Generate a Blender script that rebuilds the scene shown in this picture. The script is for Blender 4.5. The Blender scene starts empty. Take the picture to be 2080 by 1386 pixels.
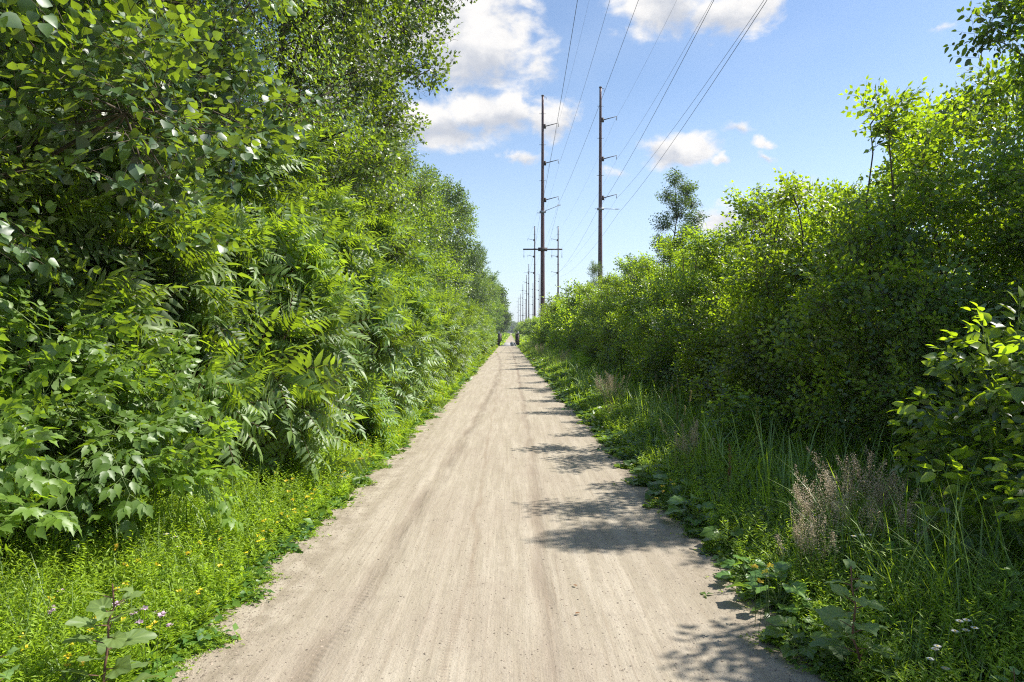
import bpy, math
import numpy as np
from mathutils import Vector
R = math.radians
S = bpy.context.scene
COL = S.collection

# ------------------------------------------------------------------ camera
cam_d = bpy.data.cameras.new("camera")
cam = bpy.data.objects.new("camera", cam_d); COL.objects.link(cam)
cam_d.sensor_width = 36.0; cam_d.lens = 24.0; cam_d.clip_start = 0.05; cam_d.clip_end = 6000
cam.location = (0, 0, 1.7); cam.rotation_euler = (R(90) - 0.0137, 0, -0.005)
S.camera = cam
F, VX, VY, CH = 1387.0, 1033.0, 674.0, 1.7          # photo pixels: focal length, vanishing point, eye height
def atd(px, py, d): return ((px - VX) / F * d, d, CH + (VY - py) / F * d)

# ------------------------------------------------------------------ light
SUN_EL, SUN_AZ = R(49), R(14)                        # azimuth from +X towards +Y
W = bpy.data.worlds.new("World"); S.world = W; W.use_nodes = True
nt = W.node_tree; nt.nodes.clear()
def N(tree, kind, **kw):
    n = tree.nodes.new(kind)
    for k, v in kw.items():
        if k.startswith('i'): n.inputs[int(k[1:])].default_value = v
        else: setattr(n, k, v)
    return n
def L(tree, a, b): tree.links.new(a, b)
def M(tree, op, a, b=None, c=None, clamp=False):
    n = tree.nodes.new('ShaderNodeMath'); n.operation = op; n.use_clamp = clamp
    for i, v in enumerate((a, b, c)):
        if v is None: continue
        if isinstance(v, (int, float)): n.inputs[i].default_value = v
        else: tree.links.new(v, n.inputs[i])
    return n.outputs[0]
def MIX(tree, fac, a, b, blend='MIX'):
    n = tree.nodes.new('ShaderNodeMix'); n.data_type = 'RGBA'; n.blend_type = blend
    for i, v in ((0, fac), (6, a), (7, b)):
        if isinstance(v, (int, float)): n.inputs[i].default_value = v
        elif isinstance(v, tuple): n.inputs[i].default_value = (*v[:3], 1)
        else: tree.links.new(v, n.inputs[i])
    return n.outputs[2]
def RANGE(tree, v, a, b, c=0.0, d=1.0, smooth=True):
    n = tree.nodes.new('ShaderNodeMapRange')
    if smooth: n.interpolation_type = 'SMOOTHSTEP'
    tree.links.new(v, n.inputs[0])
    for i, x in enumerate((a, b, c, d)): n.inputs[i + 1].default_value = x
    return n.outputs[0]

sky = N(nt, 'ShaderNodeTexSky', sky_type='NISHITA', sun_disc=False)
sky.sun_elevation = SUN_EL; sky.sun_rotation = math.pi / 2 - SUN_AZ
sky.air_density = 1.0; sky.dust_density = 0.9; sky.ozone_density = 3.0; sky.altitude = 200
SKY_K = 0.105
tc = N(nt, 'ShaderNodeTexCoord')
sep = N(nt, 'ShaderNodeSeparateXYZ'); L(nt, tc.outputs['Generated'], sep.inputs[0])
el0 = M(nt, 'ARCSINE', sep.outputs[2])
wn = N(nt, 'ShaderNodeTexNoise', i2=17.0, i3=4.0, i4=.6); L(nt, tc.outputs['Generated'], wn.inputs[0])
ws = N(nt, 'ShaderNodeSeparateColor'); L(nt, wn.outputs['Color'], ws.inputs[0])
az = M(nt, 'ADD', M(nt, 'ARCTAN2', sep.outputs[0], sep.outputs[1]), M(nt, 'MULTIPLY', M(nt, 'SUBTRACT', ws.outputs[0], .5), .075))
el = M(nt, 'ADD', el0, M(nt, 'MULTIPLY', M(nt, 'SUBTRACT', ws.outputs[1], .5), .045))
noi = N(nt, 'ShaderNodeTexNoise'); noi.inputs['Scale'].default_value = 20; noi.inputs['Detail'].default_value = 9
noi.inputs['Roughness'].default_value = 0.56; noi.inputs['Distortion'].default_value = 0.25
mp = N(nt, 'ShaderNodeMapping'); mp.inputs['Scale'].default_value = (1, 1, 1.7); L(nt, tc.outputs['Generated'], mp.inputs[0]); L(nt, mp.outputs[0], noi.inputs[0])
noi2 = N(nt, 'ShaderNodeTexNoise'); noi2.inputs['Scale'].default_value = 2.6; noi2.inputs['Detail'].default_value = 5
L(nt, mp.outputs[0], noi2.inputs[0])
# cumulus: (azimuth, elevation, half widths, weight, softness) read off the photograph's sky
CL = [(930, 30, 150, 120, 1.25), (985, 120, 95, 80, .8), (1480, 30, 115, 45, 1.1), (1350, 5, 95, 62, 1.15),
      (870, 250, 120, 52, 1.15), (985, 232, 105, 50, 1.15), (1050, 215, 50, 38, 1.0), (1122, 236, 52, 42, 1.0),
      (1382, 303, 82, 34, 1.1), (1490, 270, 38, 13, .7), (1545, 286, 24, 9, .7), (1468, 326, 20, 10, .8),
      (1542, 315, 26, 11, .75), (1058, 322, 40, 13, .75), (1100, 125, 42, 52, .5), (1610, 395, 60, 26, .9), (1490, 450, 60, 32, .9),
      (720, 120, 160, 120, 1.0), (1900, 60, 40, 10, .45), (1256, 355, 26, 12, .45), (560, 340, 120, 60, 1.0), (2500, 240, 200, 70, 1.0)]
f = None; base = None
for (px, py, rx, ry, w) in CL:
    a0 = math.atan((px - VX) / F); c0 = math.cos(a0); e0 = math.atan((VY - py) / F * c0)
    ra = rx / F * c0 * c0 * 1.25; re = ry / F * c0 * 1.25
    dx = M(nt, 'MULTIPLY', M(nt, 'SUBTRACT', az, a0), 1 / ra)
    dy = M(nt, 'MULTIPLY', M(nt, 'SUBTRACT', el, e0), 1 / re)
    r2 = M(nt, 'ADD', M(nt, 'MULTIPLY', dx, dx), M(nt, 'MULTIPLY', dy, dy))
    g = M(nt, 'MULTIPLY', M(nt, 'SUBTRACT', 1.0, M(nt, 'SQRT', r2)), w)
    gs = M(nt, 'MULTIPLY', M(nt, 'MAXIMUM', g, 0.0), dy)
    f = g if f is None else M(nt, 'SMOOTH_MAX', f, g, 0.15)
    base = gs if base is None else M(nt, 'ADD', base, gs)
nz = M(nt, 'SUBTRACT', noi.outputs[0], 0.5)
dens = M(nt, 'ADD', f, M(nt, 'MULTIPLY', nz, 1.65))
cm = RANGE(nt, dens, 0.02, 0.62)
wisp = RANGE(nt, noi2.outputs[0], 0.45, 0.75, 0, 0.14)
# light tops, greyer undersides
shade = RANGE(nt, M(nt, 'ADD', M(nt, 'MULTIPLY', base, 1.6), M(nt, 'MULTIPLY', nz, 2.2)), -0.75, 0.35)
ccol = MIX(nt, shade, (3.3, 3.5, 3.95), (5.6, 5.5, 5.4))
lowh = RANGE(nt, el0, 0.0, 0.42, 1, 0)
skyc = MIX(nt, M(nt, 'MULTIPLY', lowh, 0.48), sky.outputs[0], (5.0, 5.9, 6.9))
hs = N(nt, 'ShaderNodeHueSaturation', i1=1.04); L(nt, skyc, hs.inputs['Color']); skyc = MIX(nt, wisp, hs.outputs[0], (5.2, 5.9, 6.7))
outc = MIX(nt, cm, skyc, ccol)
bg = N(nt, 'ShaderNodeBackground'); L(nt, outc, bg.inputs[0]); bg.inputs[1].default_value = SKY_K
wo = N(nt, 'ShaderNodeOutputWorld'); L(nt, bg.outputs[0], wo.inputs[0])

sl = bpy.data.lights.new("sun", 'SUN'); sl.energy = 5.0; sl.angle = R(0.53); sl.color = (1.0, 0.955, 0.87)
so = bpy.data.objects.new("sun", sl); COL.objects.link(so)
sd = Vector((math.cos(SUN_EL) * math.cos(SUN_AZ), math.cos(SUN_EL) * math.sin(SUN_AZ), math.sin(SUN_EL)))
so.rotation_euler = sd.to_track_quat('Z', 'Y').to_euler(); so.location = (20, 20, 40)
S.view_settings.view_transform = 'Standard'; S.view_settings.look = 'None'
S.view_settings.exposure = 0.80; S.view_settings.gamma = 1
S.cycles.max_bounces = 7; S.cycles.diffuse_bounces = 3; S.cycles.glossy_bounces = 2
S.cycles.transmission_bounces = 4; S.cycles.transparent_max_bounces = 4
S.cycles.use_denoising = False; S.cycles.filter_width = 1.15
S.cycles.sample_clamp_indirect = 4

# ------------------------------------------------------------------ helpers
def rng_(s): return np.random.default_rng(s)
UP = np.array([0, 0, 1.0])
def nrm(v): v = np.asarray(v, float); return v / (np.linalg.norm(v, axis=-1, keepdims=True) + 1e-9)
def frames(x, n):
    x = nrm(x); n = n - (n * x).sum(-1, keepdims=True) * x; n = nrm(n); y = np.cross(n, x)
    return np.stack([x, y, n], -1)
def tag(o, label, cat, group=None, kind=None):
    if label: o['label'] = label
    if cat: o['category'] = cat
    if group: o['group'] = group
    if kind: o['kind'] = kind
    return o
def empty(name, loc=(0, 0, 0), rz=0, s=1.0):
    o = bpy.data.objects.new(name, None); COL.objects.link(o)
    o.location = loc; o.rotation_euler = (0, 0, rz); o.scale = (s, s, s) if not isinstance(s, tuple) else s; o.empty_display_size = 0.1
    return o
def mesh(name, V, loops, tots, mat, tint=None, smooth=False):
    V = np.asarray(V, np.float32); loops = np.asarray(loops, np.int32); tots = np.asarray(tots, np.int32)
    me = bpy.data.meshes.new(name)
    me.vertices.add(len(V)); me.vertices.foreach_set('co', V.ravel())
    me.loops.add(len(loops)); me.loops.foreach_set('vertex_index', loops)
    st = np.zeros(len(tots), np.int32); st[1:] = np.cumsum(tots)[:-1]
    me.polygons.add(len(tots)); me.polygons.foreach_set('loop_start', st); me.polygons.foreach_set('loop_total', tots)
    if smooth: me.polygons.foreach_set('use_smooth', np.ones(len(tots), bool))
    me.update(calc_edges=True)
    if tint is not None:
        a = me.attributes.new('tint', 'FLOAT', 'FACE'); a.data.foreach_set('value', np.asarray(tint, np.float32))
    me.materials.append(mat)
    return me
def link(name, me, parent=None):
    o = bpy.data.objects.new(name, me); COL.objects.link(o)
    if parent is not None: o.parent = parent
    return o
class Geo:
    def __init__(s): s.V = []; s.l = []; s.t = []; s.c = []; s.n = 0
    def add(s, V, loops, tots, tint=0.5):
        V = np.asarray(V, float).reshape(-1, 3)
        s.V.append(V); s.l.append(np.asarray(loops) + s.n); s.t.append(np.asarray(tots))
        s.c.append(np.broadcast_to(np.asarray(tint, float), (len(tots),)).copy()); s.n += len(V)
    def box(s, c, d, tint=0.5, rz=0):
        x, y, z = np.array(d) / 2
        V = np.array([[-x, -y, -z], [x, -y, -z], [x, y, -z], [-x, y, -z], [-x, -y, z], [x, -y, z], [x, y, z], [-x, y, z]])
        if rz: cc, ss = math.cos(rz), math.sin(rz); V = V @ np.array([[cc, ss, 0], [-ss, cc, 0], [0, 0, 1]])
        s.add(V + np.array(c), [0, 3, 2, 1, 4, 5, 6, 7, 0, 1, 5, 4, 1, 2, 6, 5, 2, 3, 7, 6, 3, 0, 4, 7], [4] * 6, tint)
    def tube(s, P, r, k=8, tint=0.5, cap=True):
        P = np.asarray(P, float); n = len(P); r = np.broadcast_to(np.asarray(r, float), (n,))
        T = np.gradient(P, axis=0); T = nrm(T); a = np.array([1, 0, 0.]) if abs(T[0][0]) < .8 else np.array([0, 1., 0])
        V = []
        for i in range(n):
            u = nrm(np.cross(T[i], a)); w = np.cross(T[i], u); a = nrm(a - 0) ; th = np.arange(k) * 2 * math.pi / k
            V.append(P[i] + r[i] * (np.cos(th)[:, None] * u + np.sin(th)[:, None] * w))
        V = np.concatenate(V); i, j = np.meshgrid(np.arange(n - 1), np.arange(k), indexing='ij'); i = i.ravel(); j = j.ravel(); j2 = (j + 1) % k
        q = np.stack([i * k + j, i * k + j2, (i + 1) * k + j2, (i + 1) * k + j], 1)
        lo = list(q.ravel()); to = [4] * len(q)
        if cap: lo += list(range(k))[::-1] + list(range((n - 1) * k, n * k)); to += [k, k]
        s.add(V, lo, to, tint)
    def segs(s, A, B, ra, rb, k=3, tint=0.5):
        A = np.asarray(A, float); B = np.asarray(B, float); n = len(A)
        if n == 0: return
        T = nrm(B - A); h = np.where(np.abs(T[:, 2:3]) < .9, UP, np.array([1., 0, 0])); u = nrm(np.cross(T, h)); w = np.cross(T, u)
        th = np.arange(k) * 2 * math.pi / k
        ring = np.cos(th)[None, :, None] * u[:, None] + np.sin(th)[None, :, None] * w[:, None]
        V = np.concatenate([A[:, None] + ring * np.asarray(ra).reshape(-1, 1, 1), B[:, None] + ring * np.asarray(rb).reshape(-1, 1, 1)], 1)
        j = np.arange(k); j2 = (j + 1) % k
        q = np.stack([j, j2, k + j2, k + j], 1)[None] + (np.arange(n) * 2 * k)[:, None, None]
        s.add(V.reshape(-1, 3), q.ravel(), [4] * (n * k), tint)
    def leaves(s, tpl, Mx, P, T):
        tv, tl, tt = tpl[:3]; n = len(P)
        if n == 0: return
        V = np.einsum('nij,vj->nvi', Mx, tv) + P[:, None]
        lo = (tl[None] + (np.arange(n) * len(tv))[:, None]).ravel()
        s.add(V.reshape(-1, 3), lo, np.tile(tt, n), np.clip(np.repeat(T, len(tt)) + (np.tile(tpl[3], n) if len(tpl) > 3 else 0), 0, 1))
    def build(s, name, mat, smooth=False): return mesh(name, np.concatenate(s.V), np.concatenate(s.l), np.concatenate(s.t), mat, np.concatenate(s.c), smooth)

# ------------------------------------------------------------------ materials
def mat(name):
    m = bpy.data.materials.new(name); m.use_nodes = True; t = m.node_tree; t.nodes.clear()
    out = N(t, 'ShaderNodeOutputMaterial'); return m, t, out
def leaf_mat(name, dark, light, tr, rough=0.42, mixf=0.45, spec=0.5, back=1.2, trvar=0.8):
    m, t, out = mat(name)
    at = N(t, 'ShaderNodeAttribute', attribute_name='tint')
    oi = N(t, 'ShaderNodeObjectInfo')
    ge = N(t, 'ShaderNodeNewGeometry')
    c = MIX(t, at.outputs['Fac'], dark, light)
    hv = N(t, 'ShaderNodeHueSaturation')
    L(t, RANGE(t, oi.outputs['Random'], 0, 1, 0.485, 0.515, False), hv.inputs['Hue'])
    L(t, RANGE(t, oi.outputs['Random'], 0, 1, 0.85, 1.18, False), hv.inputs['Value'])
    L(t, c, hv.inputs['Color']); c = hv.outputs[0]
    bk = N(t, 'ShaderNodeHueSaturation', i1=0.75, i2=back); L(t, c, bk.inputs['Color'])
    c = MIX(t, ge.outputs['Backfacing'], c, bk.outputs[0])
    p = N(t, 'ShaderNodeBsdfPrincipled'); L(t, c, p.inputs['Base Color']); p.inputs['Roughness'].default_value = rough
    p.inputs['Specular IOR Level'].default_value = spec
    tl = N(t, 'ShaderNodeBsdfTranslucent')
    tr2 = tuple(x * (1 + trvar * .6) for x in tr); tr1 = tuple(x * (1 - trvar) for x in tr)
    L(t, MIX(t, at.outputs['Fac'], tr1, tr2), tl.inputs[0])
    mx = N(t, 'ShaderNodeMixShader', i0=mixf); L(t, p.outputs[0], mx.inputs[1]); L(t, tl.outputs[0], mx.inputs[2]); L(t, mx.outputs[0], out.inputs[0])
    return m
def plain(name, col, rough=0.8, var=0.25, scale=6.0, bump=0.0, stretch=(1, 1, 1), spec=0.3, metal=0.0):
    m, t, out = mat(name)
    tcn = N(t, 'ShaderNodeTexCoord'); mpn = N(t, 'ShaderNodeMapping'); mpn.inputs['Scale'].default_value = stretch
    L(t, tcn.outputs['Object'], mpn.inputs[0])
    no = N(t, 'ShaderNodeTexNoise'); no.inputs['Scale'].default_value = scale; no.inputs['Detail'].default_value = 6; L(t, mpn.outputs[0], no.inputs[0])
    c = MIX(t, RANGE(t, no.outputs[0], .3, .7), tuple(x * (1 - var) for x in col), tuple(x * (1 + var) for x in col))
    p = N(t, 'ShaderNodeBsdfPrincipled'); L(t, c, p.inputs['Base Color']); p.inputs['Roughness'].default_value = rough
    p.inputs['Specular IOR Level'].default_value = spec; p.inputs['Metallic'].default_value = metal
    if bump:
        b = N(t, 'ShaderNodeBump', i0=bump); b.inputs['Distance'].default_value = 0.02; L(t, no.outputs[0], b.inputs['Height']); L(t, b.outputs[0], p.inputs['Normal'])
    L(t, p.outputs[0], out.inputs[0]); return m
MT = {
 'cotton': leaf_mat('cottonwood leaf', (.024, .058, .026), (.09, .15, .05), (.40, .57, .02), .42, .29, .7),
 'sumac': leaf_mat('pinnate leaf', (.028, .07, .026), (.15, .235, .06), (.48, .68, .02), .48, .30, .6),
 'elder': leaf_mat('boxelder leaf', (.05, .115, .025), (.15, .25, .04), (.44, .66, .02), .46, .31, .6),
 'thorn': leaf_mat('buckthorn leaf', (.03, .075, .02), (.10, .175, .03), (.60, .84, .015), .38, .36, .8),
 'tree': leaf_mat('tree leaf', (.022, .058, .018), (.11, .19, .035), (.46, .66, .02), .42, .29, .7),
 'dim': leaf_mat('dull tree leaf', (.028, .065, .022), (.07, .125, .034), (.26, .40, .03), .45, .28),
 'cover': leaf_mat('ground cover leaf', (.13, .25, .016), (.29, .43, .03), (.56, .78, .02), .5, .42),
 'grass': leaf_mat('grass blade', (.10, .20, .018), (.27, .38, .05), (.50, .70, .03), .45, .42),
 'weed': leaf_mat('weed leaf', (.06, .14, .03), (.15, .25, .045), (.34, .54, .03), .38, .36),
 'pale': leaf_mat('pale broad leaf', (.11, .20, .08), (.20, .30, .10), (.36, .50, .06), .5, .36),
 'pink': leaf_mat('grass seed head', (.56, .42, .31), (.78, .64, .48), (.66, .52, .38), .7, .45, back=1.0),
 'straw': leaf_mat('seed spike', (.25, .22, .10), (.42, .38, .18), (.35, .32, .1), .7, .35, back=1.0),
 'dock': leaf_mat('dock seed', (.20, .26, .04), (.36, .42, .08), (.4, .45, .06), .6, .4, back=1.0),
 'yellow': leaf_mat('yellow petal', (.78, .56, .02), (.88, .70, .04), (.8, .6, .02), .5, .3, back=1.0, trvar=.1),
 'white': leaf_mat('white petal', (.72, .72, .70), (.82, .82, .80), (.7, .7, .7), .5, .3, back=1.0, trvar=.1),
 'mauve': leaf_mat('mauve petal', (.50, .30, .46), (.78, .60, .72), (.6, .4, .55), .5, .3, back=1.0, trvar=.1),
 'bark': plain('bark', (.10, .08, .06), .9, .4, 9, .5, (1, 1, .25)),
 'twig': plain('twig bark', (.09, .075, .045), .8, .3, 20),
 'stem': plain('green stem', (.10, .15, .04), .6, .3, 20),
 'redstem': plain('reddish stem', (.16, .085, .06), .6, .3, 20),
 'steel': plain('rust red pole', (.085, .032, .03), .55, .35, 1.2, .1, (3, 3, .35), .5),
 'dsteel': plain('dark bracket', (.04, .03, .03), .6, .3, 5),
 'insul': plain('grey insulator', (.24, .25, .27), .35, .15, 9, 0, (1, 1, 1), .5),
 'wire': plain('conductor', (.035, .035, .04), .5, .2, 9),
 'concrete': plain('concrete deck', (.42, .40, .38), .85, .12, 2.5, .1),
 'drail': plain('dark railing', (.07, .05, .048), .6, .3, 3),
 'cap': plain('pale cap', (.42, .40, .42), .6, .2, 3),
 'grey': plain('grey bollard', (.14, .17, .18), .6, .2, 3),
 'wood': plain('weathered wood', (.22, .12, .08), .8, .3, 5, .2, (1, 6, 6)),
 'stone': plain('pebble', (.27, .22, .17), .8, .5, 30),
 'dead': plain('dead leaf', (.22, .11, .05), .8, .4, 30),
}

# ------------------------------------------------------------------ path and ground
def px_l(y): return -1.57 + 0.24 * min(1, max(0, (y - 3) / 70)) if y < 80 else -1.2 + (y - 80) * .0042
def px_r(y): return 1.42 - 0.22 * min(1, max(0, (y - 3) / 70)) if y < 80 else 1.2 + (y - 80) * .0032
def wob(y, s): return .05 * math.sin(y * 1.9 + s) * .6 + .02 * math.sin(y * 4.3 + 2 * s) + .012 * math.sin(y * 9.7 + 3 * s) + .03 * math.sin(y * .7 + s * 1.3)
m, t, out = mat('verge soil')
tcn = N(t, 'ShaderNodeTexCoord'); no = N(t, 'ShaderNodeTexNoise', i2=1.3, i3=8.0); L(t, tcn.outputs['Object'], no.inputs[0])
n2 = N(t, 'ShaderNodeTexNoise', i2=18.0, i3=5.0); L(t, tcn.outputs['Object'], n2.inputs[0])
c = MIX(t, RANGE(t, no.outputs[0], .35, .65), (.035, .05, .015), (.06, .085, .02)); c = MIX(t, RANGE(t, n2.outputs[0], .45, .7), c, (.05, .04, .025))
p = N(t, 'ShaderNodeBsdfPrincipled'); L(t, c, p.inputs['Base Color']); p.inputs['Roughness'].default_value = .95; L(t, p.outputs[0], out.inputs[0])
soil = m
me = mesh('ground', [(-3500, -300, 0), (3500, -300, 0), (3500, 4200, 0), (-3500, 4200, 0)], [0, 1, 2, 3], [4], soil)
tag(link('ground', me), None, None, None, 'structure')

m, t, out = mat('crushed limestone')
tcn = N(t, 'ShaderNodeTexCoord'); sp = N(t, 'ShaderNodeSeparateXYZ'); L(t, tcn.outputs['Object'], sp.inputs[0])
def noise(scale, st=(1, 1, 1), det=5.0, rough=.55, loc=(0, 0, 0)):
    mpn = N(t, 'ShaderNodeMapping'); mpn.inputs['Scale'].default_value = st; mpn.inputs['Location'].default_value = loc
    L(t, tcn.outputs['Object'], mpn.inputs[0])
    n = N(t, 'ShaderNodeTexNoise', i2=scale, i3=det, i4=rough); L(t, mpn.outputs[0], n.inputs[0]); return n.outputs[0]
X, Y = sp.outputs[0], sp.outputs[1]
warp = M(t, 'MULTIPLY', M(t, 'SUBTRACT', noise(.25, (1, 1, 1), 2), .5), .5)
streak = noise(1.0, (9, .55, 1), 6, .68)
streak2 = noise(1.0, (36, .8, 1), 3, .6, (3, 7, 0))
grain = noise(75, (1, 1, 1), 4, .7)
lumpy = noise(9, (1, .7, 1), 4, .6, (2, 2, 2))
patch = noise(1.1, (1, .6, 1), 5, .6, (9, 1, 0))
c = MIX(t, RANGE(t, streak, .36, .66), (0.325, 0.280, 0.212), (0.415, 0.364, 0.288))
c = MIX(t, M(t, 'MULTIPLY', RANGE(t, streak2, .52, .74), .40), c, (0.246, 0.189, 0.135))
c = MIX(t, M(t, 'MULTIPLY', RANGE(t, patch, .42, .68), .4), c, (0.300, 0.246, 0.192))
c = MIX(t, M(t, 'MULTIPLY', RANGE(t, grain, .52, .74), .6), c, (0.216, 0.174, 0.138))
c = MIX(t, M(t, 'MULTIPLY', RANGE(t, grain, .48, .26), .35), c, (0.432, 0.378, 0.324))
c = MIX(t, M(t, 'MULTIPLY', RANGE(t, lumpy, .5, .7), .30), c, (.245, .205, .16))
def track(pts_c, w, amt, col):
    global c
    a0, a1, a2 = pts_c                                       # centre line x = a0 + a1*y + a2*y*y
    cx = M(t, 'ADD', a0, M(t, 'ADD', M(t, 'MULTIPLY', Y, a1), M(t, 'MULTIPLY', M(t, 'MULTIPLY', Y, Y), a2)))
    d = M(t, 'ABSOLUTE', M(t, 'ADD', M(t, 'SUBTRACT', X, cx), M(t, 'MULTIPLY', M(t, 'SUBTRACT', noise(.9, (1, 1, 1), 3, .5, (a0, 4, 0)), .5), .22)))
    k = M(t, 'MULTIPLY', RANGE(t, d, 0, w, 1, 0), RANGE(t, noise(1.3, (3, .5, 1), 4, .6, (a0 * 3, 0, 0)), .35, .6, .25, 1))
    c = MIX(t, M(t, 'MULTIPLY', k, amt), c, col)
    return k, d
k1, d1 = track((-1.16, .052, -.0009), .15, .52, (0.162, 0.123, 0.090))
k2, d2 = track((.20, .012, -.0002), .11, .5, (0.198, 0.150, 0.114))
k3, d3 = track((0.372, 0.000, 0.000), .06, .25, (0.216, 0.168, 0.126))
k4, d4 = track((-.25, -.01, .0003), .04, .35, (0.240, 0.174, 0.120))
edge = RANGE(t, M(t, 'ABSOLUTE', X), 1.05, 1.5)
c = MIX(t, M(t, 'MULTIPLY', M(t, 'MULTIPLY', edge, RANGE(t, noise(6, (1, .8, 1), 5, .6), .4, .62)), .55), c, (0.204, 0.168, 0.120))
p = N(t, 'ShaderNodeBsdfPrincipled'); L(t, c, p.inputs['Base Color']); p.inputs['Roughness'].default_value = .93; p.inputs['Specular IOR Level'].default_value = .15
# tyre tread ridges inside the tracks
tread = M(t, 'MULTIPLY', M(t, 'SINE', M(t, 'MULTIPLY', M(t, 'ADD', Y, M(t, 'MULTIPLY', d1, .4)), 125.0)), RANGE(t, d1, .03, .07, 1, 0))
tread = M(t, 'MULTIPLY', tread, RANGE(t, noise(.5, (1, 1, 1), 2, .5, (5, 5, 5)), .47, .56))
tread4 = M(t, 'MULTIPLY', M(t, 'SINE', M(t, 'MULTIPLY', Y, 190.0)), RANGE(t, d4, .02, .03, 1, 0))
h = M(t, 'ADD', M(t, 'ADD', M(t, 'MULTIPLY', streak, .45), M(t, 'MULTIPLY', lumpy, .5)), M(t, 'ADD', M(t, 'MULTIPLY', grain, .30), M(t, 'MULTIPLY', streak2, .15)))
h = M(t, 'SUBTRACT', h, M(t, 'ADD', M(t, 'MULTIPLY', k1, .55), M(t, 'MULTIPLY', k2, .3)))
h = M(t, 'ADD', h, M(t, 'MULTIPLY', M(t, 'ADD', tread, tread4), .10))
b = N(t, 'ShaderNodeBump', i0=.75); b.inputs['Distance'].default_value = .022; L(t, h, b.inputs['Height']); L(t, b.outputs[0], p.inputs['Normal'])
L(t, p.outputs[0], out.inputs[0]); gravel_m = m
ys = np.concatenate([np.arange(-6, 30, .12), np.arange(30, 80.6, .6)])
V = []
for y in ys: V += [(px_l(y) + wob(y, 1.0) - .30, y, .004), (px_r(y) + wob(y, 4.0) + .30, y, .004)]
q = [[2 * i, 2 * i + 1, 2 * i + 3, 2 * i + 2] for i in range(len(ys) - 1)]
tag(link('path', mesh('path', V, np.ravel(q), [4] * len(q), gravel_m)), None, None, None, 'structure')
ys = np.arange(106.5, 792, 6.0); V = []
for y in ys: V += [(px_l(y) + .35, y, .004), (px_r(y) - .1 , y, .004)]
q = [[2 * i, 2 * i + 1, 2 * i + 3, 2 * i + 2] for i in range(len(ys) - 1)]
tag(link('path_beyond_bridge', mesh('path_beyond_bridge', V, np.ravel(q), [4] * len(q), gravel_m)), None, None, None, 'structure')

# ------------------------------------------------------------------ foliage kit
def mk_leaf(st, hw, w, fold=.25, curl=.18, wave=0.0):
    V = []; rows = []
    for i, (x, h) in enumerate(zip(st, hw)):
        z = -curl * x * x; hh = h * w / 2
        if h == 0: rows.append([len(V)]); V.append((x, 0, z))
        else:
            o = wave * (1 if i % 2 else -1)
            rows.append([len(V), len(V) + 1, len(V) + 2]); V += [(x, -hh, z + fold * hh + o), (x, 0, z), (x, hh, z + fold * hh - o)]
    lo = []; to = []
    for a, b in zip(rows, rows[1:]):
        if len(a) == 1: lo += [a[0], b[0], b[1], a[0], b[1], b[2]]; to += [3, 3]
        elif len(b) == 1: lo += [a[0], b[0], a[1], a[1], b[0], a[2]]; to += [3, 3]
        else: lo += [a[0], b[0], b[1], a[1], a[1], b[1], b[2], a[2]]; to += [4, 4]
    return np.array(V, float), np.array(lo), np.array(to)
TP = {
 'ov_hi': mk_leaf([0, .18, .45, .75, 1], [0, .8, 1, .62, 0], .58, .3, .22),
 'ov_mid': mk_leaf([0, .4, 1], [0, 1, 0], .60, .3, .2),
 'delt_hi': mk_leaf([0, .07, .28, .55, .8, 1], [0, .75, 1, .78, .3, 0], .95, .22, .16, .015),
 'delt_mid': mk_leaf([0, .25, 1], [0, 1, 0], .9, .25, .15),
 'lan_hi': mk_leaf([0, .22, .6, 1], [0, 1, .72, 0], .30, .3, .25),
 'lan_mid': mk_leaf([0, .35, 1], [0, 1, 0], .30, .25, .2),
 'tooth_hi': mk_leaf([0, .15, .35, .42, .62, .68, 1], [0, .7, 1, .72, .7, .42, 0], .62, .25, .2, .01),
 'lo': (np.array([(0, 0, 0), (.45, -.3, .09), (1, 0, -.08), (.45, .3, .09)], float), np.array([0, 1, 2, 0, 2, 3]), np.array([3, 3])),
}
def sp_new(): return {'M': [], 'P': [], 'T': [], 'A': [], 'B': [], 'ra': [], 'rb': []}
def sp_fin(d): return {k: np.array(v, float) for k, v in d.items()}
def rot_z(v, a): c, s = math.cos(a), math.sin(a); return np.array([c * v[0] - s * v[1], s * v[0] + c * v[1], v[2]])
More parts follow.
